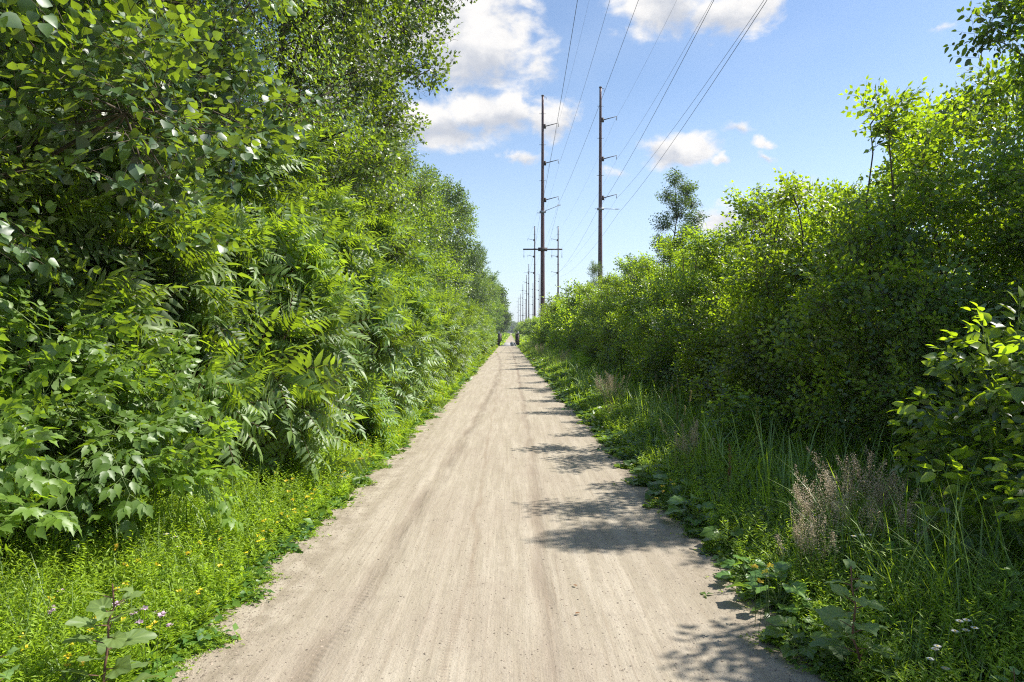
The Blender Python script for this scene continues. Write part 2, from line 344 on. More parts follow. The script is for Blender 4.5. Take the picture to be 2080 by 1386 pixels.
def spray_alt(rng, Ln=.7, ntw=6, sp=.055, leaf=.07, tw=.5, hang=.15, tilt=.35, droop=.12, pet=.02, r=.004, opp=False, flat=.25):
    """a branch end growing along +X with side twigs; leaves alternate (or opposite) along each"""
    d = sp_new()
    def curve(p0, dir0, l, n=5):
        P = [np.array(p0, float)]; v = nrm(np.array(dir0, float))
        for i in range(n):
            v = nrm(v + np.array([0, 0, -droop / n]) + rng.normal(0, .06, 3)); P.append(P[-1] + v * l / n)
        return P
    def dress(P, r0, first=.0):
        P = np.array(P); seg = np.linalg.norm(np.diff(P, axis=0), axis=1); tot = seg.sum(); cs = np.concatenate([[0], np.cumsum(seg)])
        for i in range(len(P) - 1): d['A'].append(P[i]); d['B'].append(P[i + 1]); d['ra'].append(r0 * (1 - cs[i] / tot * .7)); d['rb'].append(r0 * (1 - cs[i + 1] / tot * .7))
        s = first; side = 1
        while s < tot:
            i = min(np.searchsorted(cs, s, 'right') - 1, len(P) - 2); u = (s - cs[i]) / seg[i]; pos = P[i] + (P[i + 1] - P[i]) * u; ax = nrm(P[i + 1] - P[i])
            for sd_ in ((1, -1) if opp else (side,)):
                a = nrm(rot_z(ax, sd_ * rng.uniform(.6, 1.25)) + np.array([0, 0, rng.normal(-hang, .3)]))
                nn = UP + rng.normal(0, tilt, 3) + np.array([0, -sd_ * .2, 0])
                sc = leaf * rng.uniform(.65, 1.12) * (1 - .25 * (s / tot) ** 3)
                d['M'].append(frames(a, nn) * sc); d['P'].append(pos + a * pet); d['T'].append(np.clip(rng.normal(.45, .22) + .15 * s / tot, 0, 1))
            side = -side; s += sp * rng.uniform(.8, 1.25)
        a = nrm(P[-1] - P[-2]); d['M'].append(frames(a, UP + rng.normal(0, tilt, 3)) * leaf * .7); d['P'].append(P[-1]); d['T'].append(.9)
    main = curve((0, 0, 0), (1, 0, 0), Ln, 6); dress(main, r, Ln * .25)
    for k in range(ntw):
        u = .08 + .8 * (k + rng.uniform(0, .8)) / ntw; i = min(int(u * 6), 5); pos = main[i] + (main[i + 1] - main[i]) * (u * 6 - i)
        sd_ = 1 if k % 2 else -1
        v = rot_z(np.array([1, 0, rng.normal(.05, flat)]), sd_ * rng.uniform(.6, 1.1))
        dress(curve(pos, v, Ln * tw * (1 - .6 * u) * rng.uniform(.7, 1.2), 4), r * .6, .03)
    return sp_fin(d)
def frond_into(d, rng, o, x, n, Ln, npair, leaf, droop=.6, lw=.006, r=.0025, hangl=.35):
    P = [np.array(o, float)]; v = nrm(x); K = 6
    side = nrm(np.cross(n, v))
    for i in range(K): v = nrm(v + np.array([0, 0, -droop / K * (1 + i * .25)])); P.append(P[-1] + v * Ln / K)
    P = np.array(P)
    for i in range(K): d['A'].append(P[i]); d['B'].append(P[i + 1]); d['ra'].append(r * (1 - i / K * .7)); d['rb'].append(r * (1 - (i + 1) / K * .7))
    tn = rng.uniform(.25, .7)
    for j in range(npair):
        u = .18 + .78 * j / (npair - 1); i = min(int(u * K), K - 1); pos = P[i] + (P[i + 1] - P[i]) * (u * K - i); ax = nrm(P[i + 1] - P[i])
        prof = math.sin(math.pi * min(1, .28 + u * .68)) ** .6
        for s_ in (1, -1):
            a = nrm(ax * .45 + side * s_ + np.array([0, 0, -hangl]) + rng.normal(0, .09, 3))
            nn = np.cross(ax, side) * 1.0; nn = nn if nn[2] > 0 else -nn
            d['M'].append(frames(a, nn + rng.normal(0, .13, 3)) * leaf * prof * rng.uniform(.88, 1.08)); d['P'].append(pos); d['T'].append(np.clip(tn + rng.normal(0, .1) + .2 * u, 0, 1))
    d['M'].append(frames(nrm(P[-1] - P[-2]), UP + rng.normal(0, .1, 3)) * leaf * .8); d['P'].append(P[-1]); d['T'].append(.9)
def whorl(rng, nf=8, Ln=.56, npair=8, leaf=.20, droop=.28, stem=.3):
    d = sp_new(); d['A'].append((0, 0, 0)); d['B'].append((stem, 0, 0)); d['ra'].append(.008); d['rb'].append(.005)
    for k in range(nf):
        th = k * 2.4 + rng.uniform(-.3, .3); u = k / nf; open_ = 1.1 - .75 * u
        x = np.array([math.cos(open_), math.sin(open_) * math.cos(th), math.sin(open_) * math.sin(th)])
        n = np.array([1, 0, 0]) + .01
        frond_into(d, rng, (stem * (.35 + .65 * u), 0, 0), x, n - np.dot(n, x) * x, Ln * (1.05 - .5 * u ** 2) * rng.uniform(.85, 1.1), npair, leaf * (1.0 - .35 * u ** 2), droop * .5, r=.003, hangl=.42)
    return sp_fin(d)
def elder(rng, Ln=.6, leaf=.085):
    """opposite compound leaves of five toothed leaflets along a drooping twig"""
    d = sp_new(); P = [np.zeros(3)]; v = np.array([1., 0, .1])
    for i in range(5): v = nrm(v + np.array([0, 0, -.08]) + rng.normal(0, .05, 3)); P.append(P[-1] + v * Ln / 5)
    for i in range(5): d['A'].append(P[i]); d['B'].append(P[i + 1]); d['ra'].append(.005 * (1 - i * .15)); d['rb'].append(.005 * (1 - (i + 1) * .15))
    for i in range(1, 6):
        for s_ in (1, -1):
            x = nrm(rot_z(nrm(P[i] - P[i - 1]), s_ * rng.uniform(.6, 1.1)) + np.array([0, 0, rng.normal(.1, .2)])); pl = .16 * (1 - .08 * i)
            tip = P[i] + x * pl; d['A'].append(P[i]); d['B'].append(tip); d['ra'].append(.0022); d['rb'].append(.0015)
            nn = UP + rng.normal(0, .35, 3); tn = rng.uniform(.2, .8) + (.15 if i == 5 else 0)
            for (u, an) in ((.5, 1.1), (.5, -1.1), (.85, .95), (.85, -.95), (1.0, 0)):
                a = nrm(rot_z(x, an) + np.array([0, 0, -.35]) + rng.normal(0, .12, 3))
                d['M'].append(frames(a, nn + rng.normal(0, .15, 3)) * leaf * rng.uniform(.8, 1.15)); d['P'].append(P[i] + x * pl * u); d['T'].append(np.clip(tn + rng.normal(0, .08), 0, 1))
    return sp_fin(d)
def put(geoL, geoS, sprays, tpl, O, Rm, sc, dT, rng, tk=3, twigs=True):
    idx = rng.integers(0, len(sprays), len(O))
    for i, s in enumerate(sprays):
        k = np.where(idx == i)[0]
        if len(k) == 0: continue
        A = Rm[k] * sc[k][:, None, None]
        Mx = np.einsum('kij,njl->knil', A, s['M']).reshape(-1, 3, 3)
        P = (np.einsum('kij,nj->kni', A, s['P']) + O[k][:, None]).reshape(-1, 3)
        T = np.clip(s['T'][None] + dT[k][:, None], 0, 1).ravel()
        geoL.leaves(tpl, Mx, P, T)
        if twigs and len(s['A']):
            a = (np.einsum('kij,nj->kni', A, s['A']) + O[k][:, None]).reshape(-1, 3)
            b_ = (np.einsum('kij,nj->kni', A, s['B']) + O[k][:, None]).reshape(-1, 3)
            geoS.segs(a, b_, np.tile(s['ra'], len(k)), np.tile(s['rb'], len(k)), tk)
def limb(g, p0, p1, r0, r1, rng, k=6, n=6, sag=.12, up0=.5):
    p0 = np.array(p0, float); p1 = np.array(p1, float); l = np.linalg.norm(p1 - p0); c = p0 + (p1 - p0) * .45 + UP * l * up0 * .35 + rng.normal(0, l * .05, 3)
    u = np.linspace(0, 1, n)[:, None]; P = (1 - u) ** 2 * p0 + 2 * u * (1 - u) * c + u * u * p1 + np.concatenate([np.zeros((1, 3)), rng.normal(0, l * .012, (n - 2, 3)), np.zeros((1, 3))])
    g.tube(P, np.linspace(r0, r1, n), k, cap=False); return P
def plant(name, seed, lumps, sprays, tpl, lmat, dens, sLn, stems=3, stem_r=.03, fork=.35, outw=.8, upw=.35, nup=1.0, twigs=True, base_spread=.2, scv=(.8, 1.15), bark='bark', link_frac=.35, shell=.55, keep=.35, lean=(0, 0, 0)):
    """returns (leaf mesh, stem mesh). lumps: (x, y, z, r) clumps of foliage relative to the base"""
    rng = rng_(seed); gl = Geo(); gs = Geo()
    lumps = np.array(lumps, float); C = lumps[:, :3]; Rr = lumps[:, 3]
    tops = []
    zmax = C[:, 2].max()
    axis = []
    for s in range(stems):
        an = s * 2.4 + rng.uniform(0, 1); b0 = np.array([math.cos(an) * base_spread, math.sin(an) * base_spread, -.1])
        tgt = C[np.argsort(-C[:, 2])[min(s, len(C) - 1)]] + rng.normal(0, .1, 3)
        axis.append(limb(gs, b0, tgt, stem_r, stem_r * .25, rng, 7, 9, up0=.6))
    AX = np.concatenate(axis)
    Os, Xs, Zs, Sc, Dt = [], [], [], [], []
    for j, (c, r) in enumerate(zip(C, Rr)):
        cand = AX[AX[:, 2] < c[2] - .1 * r]; cand = cand if len(cand) else AX[:1]
        a = cand[np.argmin(np.linalg.norm(cand - c, axis=1) + rng.uniform(0, .2, len(cand)))]
        lr = min(stem_r * .4, .006 + r * .03); limb(gs, a, c, lr, lr * .35, rng, 5, 6)
        n = int(dens * r * r * 12)
        u = nrm(rng.normal(0, 1, (n, 3))); u[:, 2] = np.where((u[:, 2] < -.5) & (rng.uniform(size=n) < .5), -u[:, 2], u[:, 2])
        p = c + u * r * rng.uniform(shell, 1.0, (n, 1)) ** .8
        dd = np.linalg.norm(p[:, None] - C[None], axis=2) / Rr[None]; dd[:, j] = 9
        ok = (dd.min(1) > .72) | (rng.uniform(size=n) < keep); ok &= p[:, 2] > .08
        p = p[ok]; u = u[ok]; n = len(p)
        x = nrm(u * outw + UP * upw + np.array(lean) + rng.normal(0, .28 if lean == (0, 0, 0) else .2, (n, 3)))
        z = UP * nup + u * .45 + rng.normal(0, .25, (n, 3))
        sc = rng.uniform(*scv, n); o = p - x * (sLn * .75 * sc)[:, None]
        o[:, 2] = np.maximum(o[:, 2], .02)
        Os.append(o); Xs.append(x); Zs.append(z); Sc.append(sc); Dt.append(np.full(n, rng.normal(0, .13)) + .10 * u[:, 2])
        lk = rng.uniform(size=n) < link_frac
        gs.segs(np.repeat(c[None], lk.sum(), 0) + (o[lk] - c) * .15, o[lk], stem_r * .12, stem_r * .07, 4)
    O = np.concatenate(Os); X_ = np.concatenate(Xs); Z_ = np.concatenate(Zs); sc = np.concatenate(Sc); dt = np.concatenate(Dt)
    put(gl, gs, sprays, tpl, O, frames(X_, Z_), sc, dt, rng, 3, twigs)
    return gl.build(name + ' foliage', MT[lmat]), gs.build(name + ' stems', MT[bark], True)
def lumps_env(rng, n, rx, ry, z0, z1, r, prof=None, cz=.0):
    out_ = []
    tries = 0
    while len(out_) < n and tries < 4000:
        tries += 1
        u = rng.uniform(0, 1); z = z0 + (z1 - z0) * u
        k = prof(u) if prof else math.sqrt(max(0, 1 - (2 * u - 1) ** 2)) * .6 + .4
        th = rng.uniform(0, 2 * math.pi); q = math.sqrt(rng.uniform(.15, 1)) * k
        c = np.array([math.cos(th) * rx * q, math.sin(th) * ry * q, z]); rr = rng.uniform(*r)
        if all(np.linalg.norm(c - np.array(o[:3])) > .62 * (rr + o[3]) / 1.0 * .8 for o in out_): out_.append((*c, rr))
    return out_
def add_plant(name, meshes, loc, rz, s, label, cat, group=None):
    o = empty(name, loc, rz, s); tag(o, label, cat, group)
    link('foliage', meshes[0], o); link('trunk' if cat == 'tree' else 'stems', meshes[1], o)
    return o

r0 = rng_(1)
SP = {
 'cotton': [spray_alt(rng_(10 + i), .8, 7, .07, .096, .5, .35, .6, .15, .035) for i in range(4)],
 'cotton_s': [spray_alt(rng_(20 + i), .8, 6, .07, .075, .5, .3, .5, .12, .03) for i in range(3)],
 'thorn': [spray_alt(rng_(30 + i), 0.64, 7, .048, .092, .55, .1, .4, .05, .012, .0035) for i in range(5)],
 'whorl': [whorl(rng_(40 + i)) for i in range(4)],
 'whorl_m': [whorl(rng_(45 + i), 7, .55, 6, .21) for i in range(3)],
 'elder': [elder(rng_(50 + i)) for i in range(5)],
 'tree': [spray_alt(rng_(60 + i), .75, 7, .06, .075, .5, .2, .5, .15, .02) for i in range(4)],
 'far': [spray_alt(rng_(70 + i), 1.2, 7, .13, .19, .55, .25, .5, .2, .03) for i in range(4)],
 'vfar': [spray_alt(rng_(75 + i), 2.4, 6, .32, .48, .55, .25, .5, .2, .05) for i in range(3)],
 'dog': [spray_alt(rng_(80 + i), .5, 3, .10, .11, .6, .25, .3, .1, .02, .004, True) for i in range(3)],
}

# ------------------------------------------------------------------ right-hand shrubs
def dome2(u): return (.75 + .25 * min(1, u / .3)) * (1 - .62 * max(0, u - .45) / .55)
def dome(u): return (1.0 - .45 * (1 - u) ** 2) * math.sqrt(max(.05, 1 - max(0, u - .35) ** 2 / .5))
def skew(lp): return [(x + .22 * (z - 1.9), y, z, r) for (x, y, z, r) in lp]
SH = []
for v in range(4):
    rg = rng_(100 + v); lp = skew(lumps_env(rg, 30, 1.0, 1.45, .4, 3.75, (.42, .7), dome2))
    lp += [(rg.uniform(-.5, .4), rg.uniform(-.9, .9), rg.uniform(3.8, 4.25), rg.uniform(.28, .4)) for _ in range(4)]
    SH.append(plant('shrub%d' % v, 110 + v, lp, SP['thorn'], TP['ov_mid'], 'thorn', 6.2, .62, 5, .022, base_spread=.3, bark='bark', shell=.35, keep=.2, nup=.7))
SHF = []
for v in range(3):
    rg = rng_(130 + v); lp = skew(lumps_env(rg, 22, 1.0, 1.9, .5, 3.6, (.55, .85), dome2)) + [(rg.uniform(-.8, .8), rg.uniform(-1.2, 1.2), rg.uniform(3.9, 4.2), .3) for _ in range(3)]
    SHF.append(plant('farshrub%d' % v, 140 + v, lp, SP['far'], TP['lo'], 'thorn', 3.4, 1.2, 4, .05, twigs=False))
ordx = 'nearest second third fourth fifth sixth seventh eighth ninth tenth eleventh twelfth thirteenth fourteenth fifteenth sixteenth seventeenth eighteenth nineteenth twentieth twenty-first twenty-second twenty-third twenty-fourth'.split()
ordn = ['first', 'second', 'third', 'fourth', 'fifth', 'sixth', 'seventh', 'eighth', 'ninth', 'tenth', 'eleventh', 'twelfth']
spots = [(5.9, 2.4, .95), (5.7, 5.4, .9), (5.45, 7.7, 1.0), (5.1, 10.1, .98), (5.5, 12.6, 1.0), (5.15, 15.2, .97), (5.4, 17.9, 1.0), (5.1, 20.8, .97), (5.4, 23.9, 1.0), (5.2, 27.2, .98), (5.5, 30.8, 1.0), (5.2, 34.6, 1.0)]
HG = 'leafy shrubs of the hedge along the right side'
HN = ['tall leafy shrub beside the camera, casting dappled shade on the path', 'tallest arching shrub at the right frame edge, leaning into blue sky',
      'dense shrub just beyond the tallest arching one, dark beneath', 'glossy shrub with long bare twig tips against the sky, right of the seed spikes',
      'rounded shrub below the small white clouds, shaded at its foot', 'sunlit hedge shrub directly before the slender poplar']
for i, (x, y, s) in enumerate(spots):
    lab = HN[i] if i < len(HN) else '%s shrub beyond the slender poplar in the right hedge' % ordn[i - 6]
    add_plant('shrub', SH[i % 4], (x - .9, y, 0), .22 * math.sin(i * 2.1), (s, s, s * (.84 if i == 1 else 1.02 if i == 2 else .93 if i in (3, 4) else .96)), lab, 'shrub', HG)
y = 38.5; i = 0
while y < 78:
    add_plant('shrub', SHF[i % 3], (4.4 + .3 * math.sin(i * 2.7), y, 0), .3 * math.sin(i * 1.7), (1, 1, 1 + .08 * math.sin(i * 1.9)), '%s sunlit shrub of the far right hedge, between poplar and bridge' % ordx[i], 'shrub', 'far hedge shrubs before the bridge')
    y += 4.2; i += 1
y = 84.0
while y < 420:
    s = 1.0 + (y - 84) / 500; add_plant('shrub', SHF[i % 3], (6.4 + .6 * math.sin(i * 2.7) + (y - 84) * .004, y, 0), i * 1.7, (s, s * 1.3, s * .95), 'tiny far shrub on the right beyond the bridge', 'shrub', 'hedge shrubs beyond the bridge')
    y += 7 + (y - 84) * .035; i += 1
for i, (x, y, q) in enumerate([(6.7, 4.1, 1.3), (6.5, 6.7, 1.36), (6.6, 9.3, 1.18), (6.5, 12.2, 1.04), (6.6, 15.2, .98), (6.5, 18.6, 1.0), (6.5, 22.2, 1.02), (6.5, 26.0, 1.0), (6.5, 30.4, 1.0)]):
    add_plant('shrub', SH[(i + 2) % 4], (x, y, 0), .3 * math.sin(i * 3.1) + 3.1, (1.1, 1.15, q), '%s tall full shrub rising just behind the front hedge row on the right' % ordx[i], 'shrub', 'middle row of the right hedge')
# second row behind
BK = []
for v in range(2):
    rg = rng_(150 + v); lp = lumps_env(rg, 26, 2.0, 2.3, .5, 4.0, (.7, 1.1), dome)
    BK.append(plant('backshrub%d' % v, 155 + v, lp, SP['tree'], TP['ov_mid'], 'thorn', 3.6, .8, 4, .05, twigs=False))
for i, (x, y) in enumerate([(8.3, 3.5), (8.5, 8.3), (8.4, 12.8), (8.6, 17.4), (8.4, 22.2), (8.6, 27.4), (8.4, 33)]):
    add_plant('shrub', BK[i % 2], (x + .3, y, 0), i * 1.3, (1, 1, .78), '%s green shrub growing behind the front shrubs of the right hedge' % ordx[i], 'shrub', 'back row of the right hedge')
ov = plant('overhang', 158, [(-1.45, -.4, 4.6, .34), (-1.0, -.3, 4.95, .42), (-.75, -.1, 4.3, .38), (-1.75, -.5, 4.4, .2), (-.4, 0, 5.3, .6), (-.1, .3, 4.7, .6), (.3, 0, 3.9, .7)], SP['thorn'], TP['ov_hi'], 'thorn', 6, .62, 2, .04, base_spread=.1, outw=.9, upw=.2)
add_plant('small_tree', ov, (5.9, 6.9, 0), 0, (.8, .8, 1.02), 'small tree leaning its leafy branch into the sky at the top right corner', 'tree')
lac = plant('lacy', 159, [(0, 0, 3.9, .36), (-.35, .25, 3.6, .28), (.4, .1, 4.3, .34), (-.15, -.7, 3.7, .3), (-.5, -.9, 3.4, .22), (.5, -.5, 4.2, .3), (.7, -1.3, 3.9, .3), (.1, -1.6, 3.7, .3)], SP['thorn'], TP['ov_hi'], 'thorn', 3.6, .62, 2, .03, base_spread=.1, outw=.9, upw=.1)  # leaf clumps added out of view, placed to cast broken shade on the path
add_plant('small_tree', lac, (4.55, 4.1, 0), 0, 1.0, 'unseen lacy tree added outside the right frame edge to dapple the nearest path', 'tree')
# poplar and other crowns over the hedge
rg = rng_(161); lp = []
for k in range(26):
    z = 2.5 + 6.6 * (k / 25); w = 1.7 * (1 - .72 * max(0, (z - 4.5) / 4.6)); an = k * 2.4; lp.append((math.cos(an) * w * rg.uniform(.35, 1.0), math.sin(an) * w * rg.uniform(.2, .9), z, .42 * (1 - .3 * k / 25)))
pop = plant('poplar', 162, lp, SP['cotton_s'], TP['delt_mid'], 'dim', 13, .8, 1, .04, base_spread=0, outw=.45, upw=.7)
add_plant('poplar_tree', pop, (8.3, 33, 0), .4, (1.35, 1.35, 1.0), 'slender dark poplar standing above the right hedge', 'tree')
rg = rng_(163); lp = lumps_env(rg, 9, 1.1, 1.1, 3, 7.2, (.4, .6)); sap = plant('sapling', 164, lp, SP['cotton_s'], TP['delt_mid'], 'dim', 6, .8, 2, .04, outw=.5, upw=.6)
add_plant('sapling_tree', sap, (6.3, 54, 0), .4, 1.0, 'sparse bluish sapling over the hedge between the two nearest poles', 'tree')
add_plant('sapling_tree', sap, (8.2, 62, 0), 2.4, .92, 'thin sapling with upright sprays at the foot of the right steel pole', 'tree')

# ------------------------------------------------------------------ left-hand side
cotA = plant('cottonwood', 201, [(2.0, -1.2, 3.6, .7), (2.3, -.1, 3.1, .7), (2.3, 1.0, 3.5, .7), (1.6, .2, 4.4, .9), (2.2, .9, 4.6, .8), (1.2, -1.6, 4.7, .9), (1.9, -2.2, 3.3, .6), (.6, 1.4, 4.2, 1.0), (.3, 0, 3.2, 1.1), (1.3, 1.8, 2.7, .8), (1.6, -.8, 2.4, .7), (.5, -2, 2.6, 1.0), (-.5, 0, 5.6, 1.4), (1.4, .2, 5.6, 1.0), (.2, 2.2, 5.6, 1.1)],
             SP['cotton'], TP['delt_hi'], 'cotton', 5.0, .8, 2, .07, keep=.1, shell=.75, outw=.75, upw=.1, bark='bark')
add_plant('cottonwood_tree', cotA, (-4.75, 4.5, 0), 0, 1.0, 'large-leaved cottonwood hanging over the upper left corner', 'tree')
add_plant('cottonwood_tree', cotA, (-5.6, 8.6, .2), 2.9, (1.05, 1.05, 1.1), 'second cottonwood standing behind the pinnate-leaved shrubs', 'tree')
rg = rng_(210)
elA = plant('boxelder', 211, [(.35, -.2, 1.55, .5), (.75, .45, 1.25, .5), (.85, -.3, .95, .5), (.1, .7, 1.55, .5), (-.3, -.6, 1.6, .6), (.3, .1, .8, .6), (-.6, .3, 1.5, .7), (1.0, .25, .65, .4), (.5, -.9, 1.2, .5), (.2, .9, .8, .5), (-.3, 0, 2.0, .5), (.55, -1.2, .8, .5)],
            SP['elder'], TP['tooth_hi'], 'elder', 8.5, .6, 5, .02, outw=.85, upw=.2, bark='stem', base_spread=.25)
add_plant('boxelder_bush', elA, (-3.55, 4.75, 0), 0, (1.05, 1.0, 1.0), 'bright green toothed-leaf bush beside the pink flowers, nearest on the left', 'bush')
add_plant('boxelder_bush', elA, (-4.35, 2.9, 0), 2.0, 1.0, 'bright leafy bush cut by the left frame edge', 'bush')
SU = []
for v in range(3):
    rg = rng_(220 + v); lp = lumps_env(rg, 16, 1.15, 1.3, .35, 2.35, (.45, .65), dome)
    SU.append(plant('sumac%d' % v, 225 + v, lp, SP['whorl'], TP['lan_hi' if v < 2 else 'lan_mid'], 'sumac', 3.9, .6, 6, .022, keep=.15, shell=.7, outw=.6, upw=.22, nup=1.1, lean=(.55, -.25, 0), bark='redstem', base_spread=.5, scv=(.75, 1.1), link_frac=.8))
SUM = []
for v in range(2):
    rg = rng_(230 + v); lp = lumps_env(rg, 14, 1.3, 2.0, .5, 2.6, (.5, .8), dome)
    SUM.append(plant('sumacm%d' % v, 235 + v, lp, SP['whorl_m'], TP['lan_mid'], 'sumac', 3.4, .6, 5, .022, outw=.6, upw=.25, nup=1.1, lean=(.55, -.2, 0), twigs=False, link_frac=.3))
SG = 'pinnate-leaved shrubs along the left verge'
for i, (x, y, s, rz, v, lab) in enumerate([(-3.05, 7.4, 1.1, 0, 0, 'pinnate-leaved shrub arching towards the path, beyond the boxelder bush'),
        (-4.2, 6.1, 1.16, .3, 1, 'pinnate-leaved shrub rising behind the nearest bright bush'),
        (-2.75, 9.6, .97, -.3, 1, 'second arching pinnate-leaved shrub from the bright toothed-leaf bush'),
        (-2.75, 11.9, .95, .25, 2, 'third arching pinnate-leaved shrub from the bright toothed-leaf bush'),
        (-2.6, 14.5, .95, -.2, 0, 'fourth arching pinnate-leaved shrub from the bright toothed-leaf bush'),
        (-2.6, 17.4, .95, .2, 1, 'fifth arching pinnate-leaved shrub from the bright toothed-leaf bush'),
        (-2.65, 20.4, 1.0, -.35, 2, 'sixth arching pinnate-leaved shrub from the bright toothed-leaf bush')]):
    add_plant('sumac_shrub', SU[v], (x, y, 0), rz, s, lab, 'shrub', SG)
y = 23.8; i = 0
while y < 77:
    add_plant('sumac_shrub', SUM[i % 2], (-2.95 + .2 * math.sin(i * 2.2), y, 0), (i * 2.0 % 3 - 1.5) * .3, (1, 1, 1 + .12 * math.sin(i * 1.3)), '%s yellow-green shrub of the far row along the left verge' % ordx[i], 'shrub', 'far pinnate-leaved shrubs on the left')
    y += 3.6; i += 1
for i, (x, y, rz, sc, lab) in enumerate([(-3.25, 11.0, 2.9, (.75, .8, .62), 'small oval-leaved bush wedged between the second and third pinnate-leaved shrubs'), (-3.5, 13.4, 3.3, (.95, .95, .9), 'oval-leaved bush rising above the third and fourth pinnate-leaved shrubs'),
        (-3.1, 16.0, 2.8, (.8, .8, .62), 'low oval-leaved bush between the fourth and fifth pinnate-leaved shrubs'), (-3.5, 18.8, 3.2, (1, 1, 1.05), 'tall oval-leaved bush above the fifth and sixth pinnate-leaved shrubs'), (-3.4, 23.5, 3.2, (1, 1, 1.0), 'oval-leaved bush just past the nearer pinnate-leaved shrubs'), (-4.6, 8.4, 3.0, (.8, .8, .95), 'oval-leaved bush peeping out behind the nearest arching pinnate-leaved shrub')]):
    add_plant('oval_leaved_bush', SH[i % 4], (x, y, 0), rz, sc, lab, 'bush', 'oval-leaved bushes in the left thicket')
# ailanthus: taller, drooping fronds
rg = rng_(240); lp = [(1.1, -.6, 3.6, .6), (1.3, .6, 3.2, .6), (.8, 0, 4.3, .7), (1.5, .1, 4.0, .5), (.2, 1.0, 4.4, .7), (.1, -1.0, 4.2, .7), (0, 0, 5.1, .8), (.8, 1.2, 5.0, .6), (.9, -1.0, 5.2, .6), (-.6, .3, 3.5, .8), (.6, .3, 5.9, .6)]
AIL = plant('ailanthus', 241, lp, SP['whorl'], TP['lan_mid'], 'sumac', 3.0, .6, 2, .05, keep=.1, shell=.75, outw=.7, upw=-.1, nup=1.0, lean=(.4, -.2, -.1), bark='bark', scv=(.9, 1.3), link_frac=.9)
add_plant('ailanthus_tree', AIL, (-4.0, 9.8, 0), -.2, (1, 1, .72), 'tall tree with drooping feather fronds above the pinnate-leaved shrubs', 'tree')
rng = rng_(245); g = Geo()
for k in range(40):
    a0 = np.array([rng.normal(0, .5), rng.normal(0, .6), rng.uniform(.6, 2.8)]); limb(g, a0, a0 + np.array([rng.uniform(.1, 1.0), rng.uniform(-.8, .4), rng.uniform(-.5, .7)]), .007, .002, rng, 4, 6, up0=.2)
limb(g, (0, 0, 0), (.3, .2, 3.4), .03, .012, rng, 7, 8)
dt = link('dead_branches', g.build('dead_branches', MT['twig'], True)); dt.location = (-3.3, 10.9, .2); tag(dt, 'tangle of bare dead twigs in the dark hollow of the left thicket', 'branches')
add_plant('ailanthus_tree', AIL, (-4.1, 14.2, 0), .5, (1, 1, .70), 'frond-leaved tree at the right end of the near left thicket', 'tree')
add_plant('ailanthus_tree', AIL, (-4.7, 6.9, 0), .3, (1, 1, .66), 'frond-leaved tree mixed into the cottonwood branches at the left edge', 'tree')
add_plant('ailanthus_tree', AIL, (-4.3, 19.5, 0), -.5, (1.05, 1.05, .75), 'frond-leaved tree standing where the near thicket meets open sky', 'tree')
# big trees
rg = rng_(250); lp = lumps_env(rg, 24, 2.4, 3.0, 3.0, 12.5, (.85, 1.35), lambda u: .75 + .25 * math.sin(u * 3.1))
lp += [(1.5, -2.2, 8.6, 1.2), (2.0, -1.2, 10.4, 1.2), (1.2, -2.4, 10.8, 1.2), (2.4, 0, 9.4, 1.0), (1.8, -1.6, 7.2, 1.1), (2.9, -.6, 6.6, .55), (3.5, -.5, 6.9, .42), (3.9, -.4, 7.0, .3), (2.8, 0, 8.0, .7), (3.4, .2, 8.6, .55), (4.0, .3, 9.0, .45), (4.5, .3, 9.2, .38), (4.9, .3, 9.1, .3), (3.9, .2, 8.2, .4), (3.1, -1.0, 5.7, .6), (2.9, -1.6, 4.7, .6), (3.4, -.7, 7.6, .6), (3.0, -1.2, 8.8, .8), (2.6, -2.2, 6.2, .8), (2.4, -2.4, 7.8, .9), (2.6, .3, 5.2, .6), (2.8, .5, 4.3, .5), (2.9, 1.2, 3.5, .5), (2.5, -1.0, 9.4, .9)]
bigA = plant('bigtree', 251, lp, SP['cotton_s'], TP['delt_mid'], 'tree', 5.4, .8, 2, .10, keep=.08, shell=.8, outw=.8, upw=.15, scv=(1.05, 1.35))
add_plant('cottonwood_tree', bigA, (-5.4, 14.2, 0), 0, 1.0, 'tall cottonwood whose branch tips reach over the path into the cloud', 'tree')
rg = rng_(255); lp = lumps_env(rg, 26, 2.5, 2.6, 2.2, 9.8, (.8, 1.3), lambda u: .7 + .3 * math.sin(u * 3.1))
bigB = plant('bigtreeb', 256, lp, SP['tree'], TP['ov_mid'], 'tree', 4.6, .75, 2, .12, keep=.1, shell=.8, outw=.8, upw=.2)
for (x, y, rz, s, lab) in [(-5.3, 9.9, .5, (1, 1, 1.25), 'tree with small glossy leaves behind the drooping frond tree'), (-7.6, 5.6, 2.2, (1.1, 1.1, 1.15), 'shaded tree at the back of the left thicket'),
                           (-5.7, 19.5, 3.7, (1, 1, .98), 'rounded tree just beyond the tall overhanging cottonwood'), (-9.5, 14, 1.2, (1.3, 1.3, 1.5), 'tall tree at the back, showing above the left thicket'),
                           (-5.8, 25.5, 4.9, (1, 1, .97), 'second rounded tree beyond the tall overhanging cottonwood'), (-8.5, 1.5, 4.9, (1.2, 1.2, 1.2), 'tree cut off by the left frame edge')]:
    add_plant('broadleaf_tree', bigB, (x, y, 0), rz, s, lab, 'tree', 'trees behind the left thicket')
TF = []
for v in range(3):
    rg = rng_(260 + v); lp = lumps_env(rg, 17, 2.5, 3.0, 1.8, 10.2, (1.1, 1.8), lambda u: .65 + .35 * math.sin(u * 3.0))
    TF.append(plant('midtree%d' % v, 265 + v, lp, SP['far'], TP['lo'], 'tree' if v < 2 else 'dim', 1.7, 1.2, 2, .16, twigs=False))
TV = []
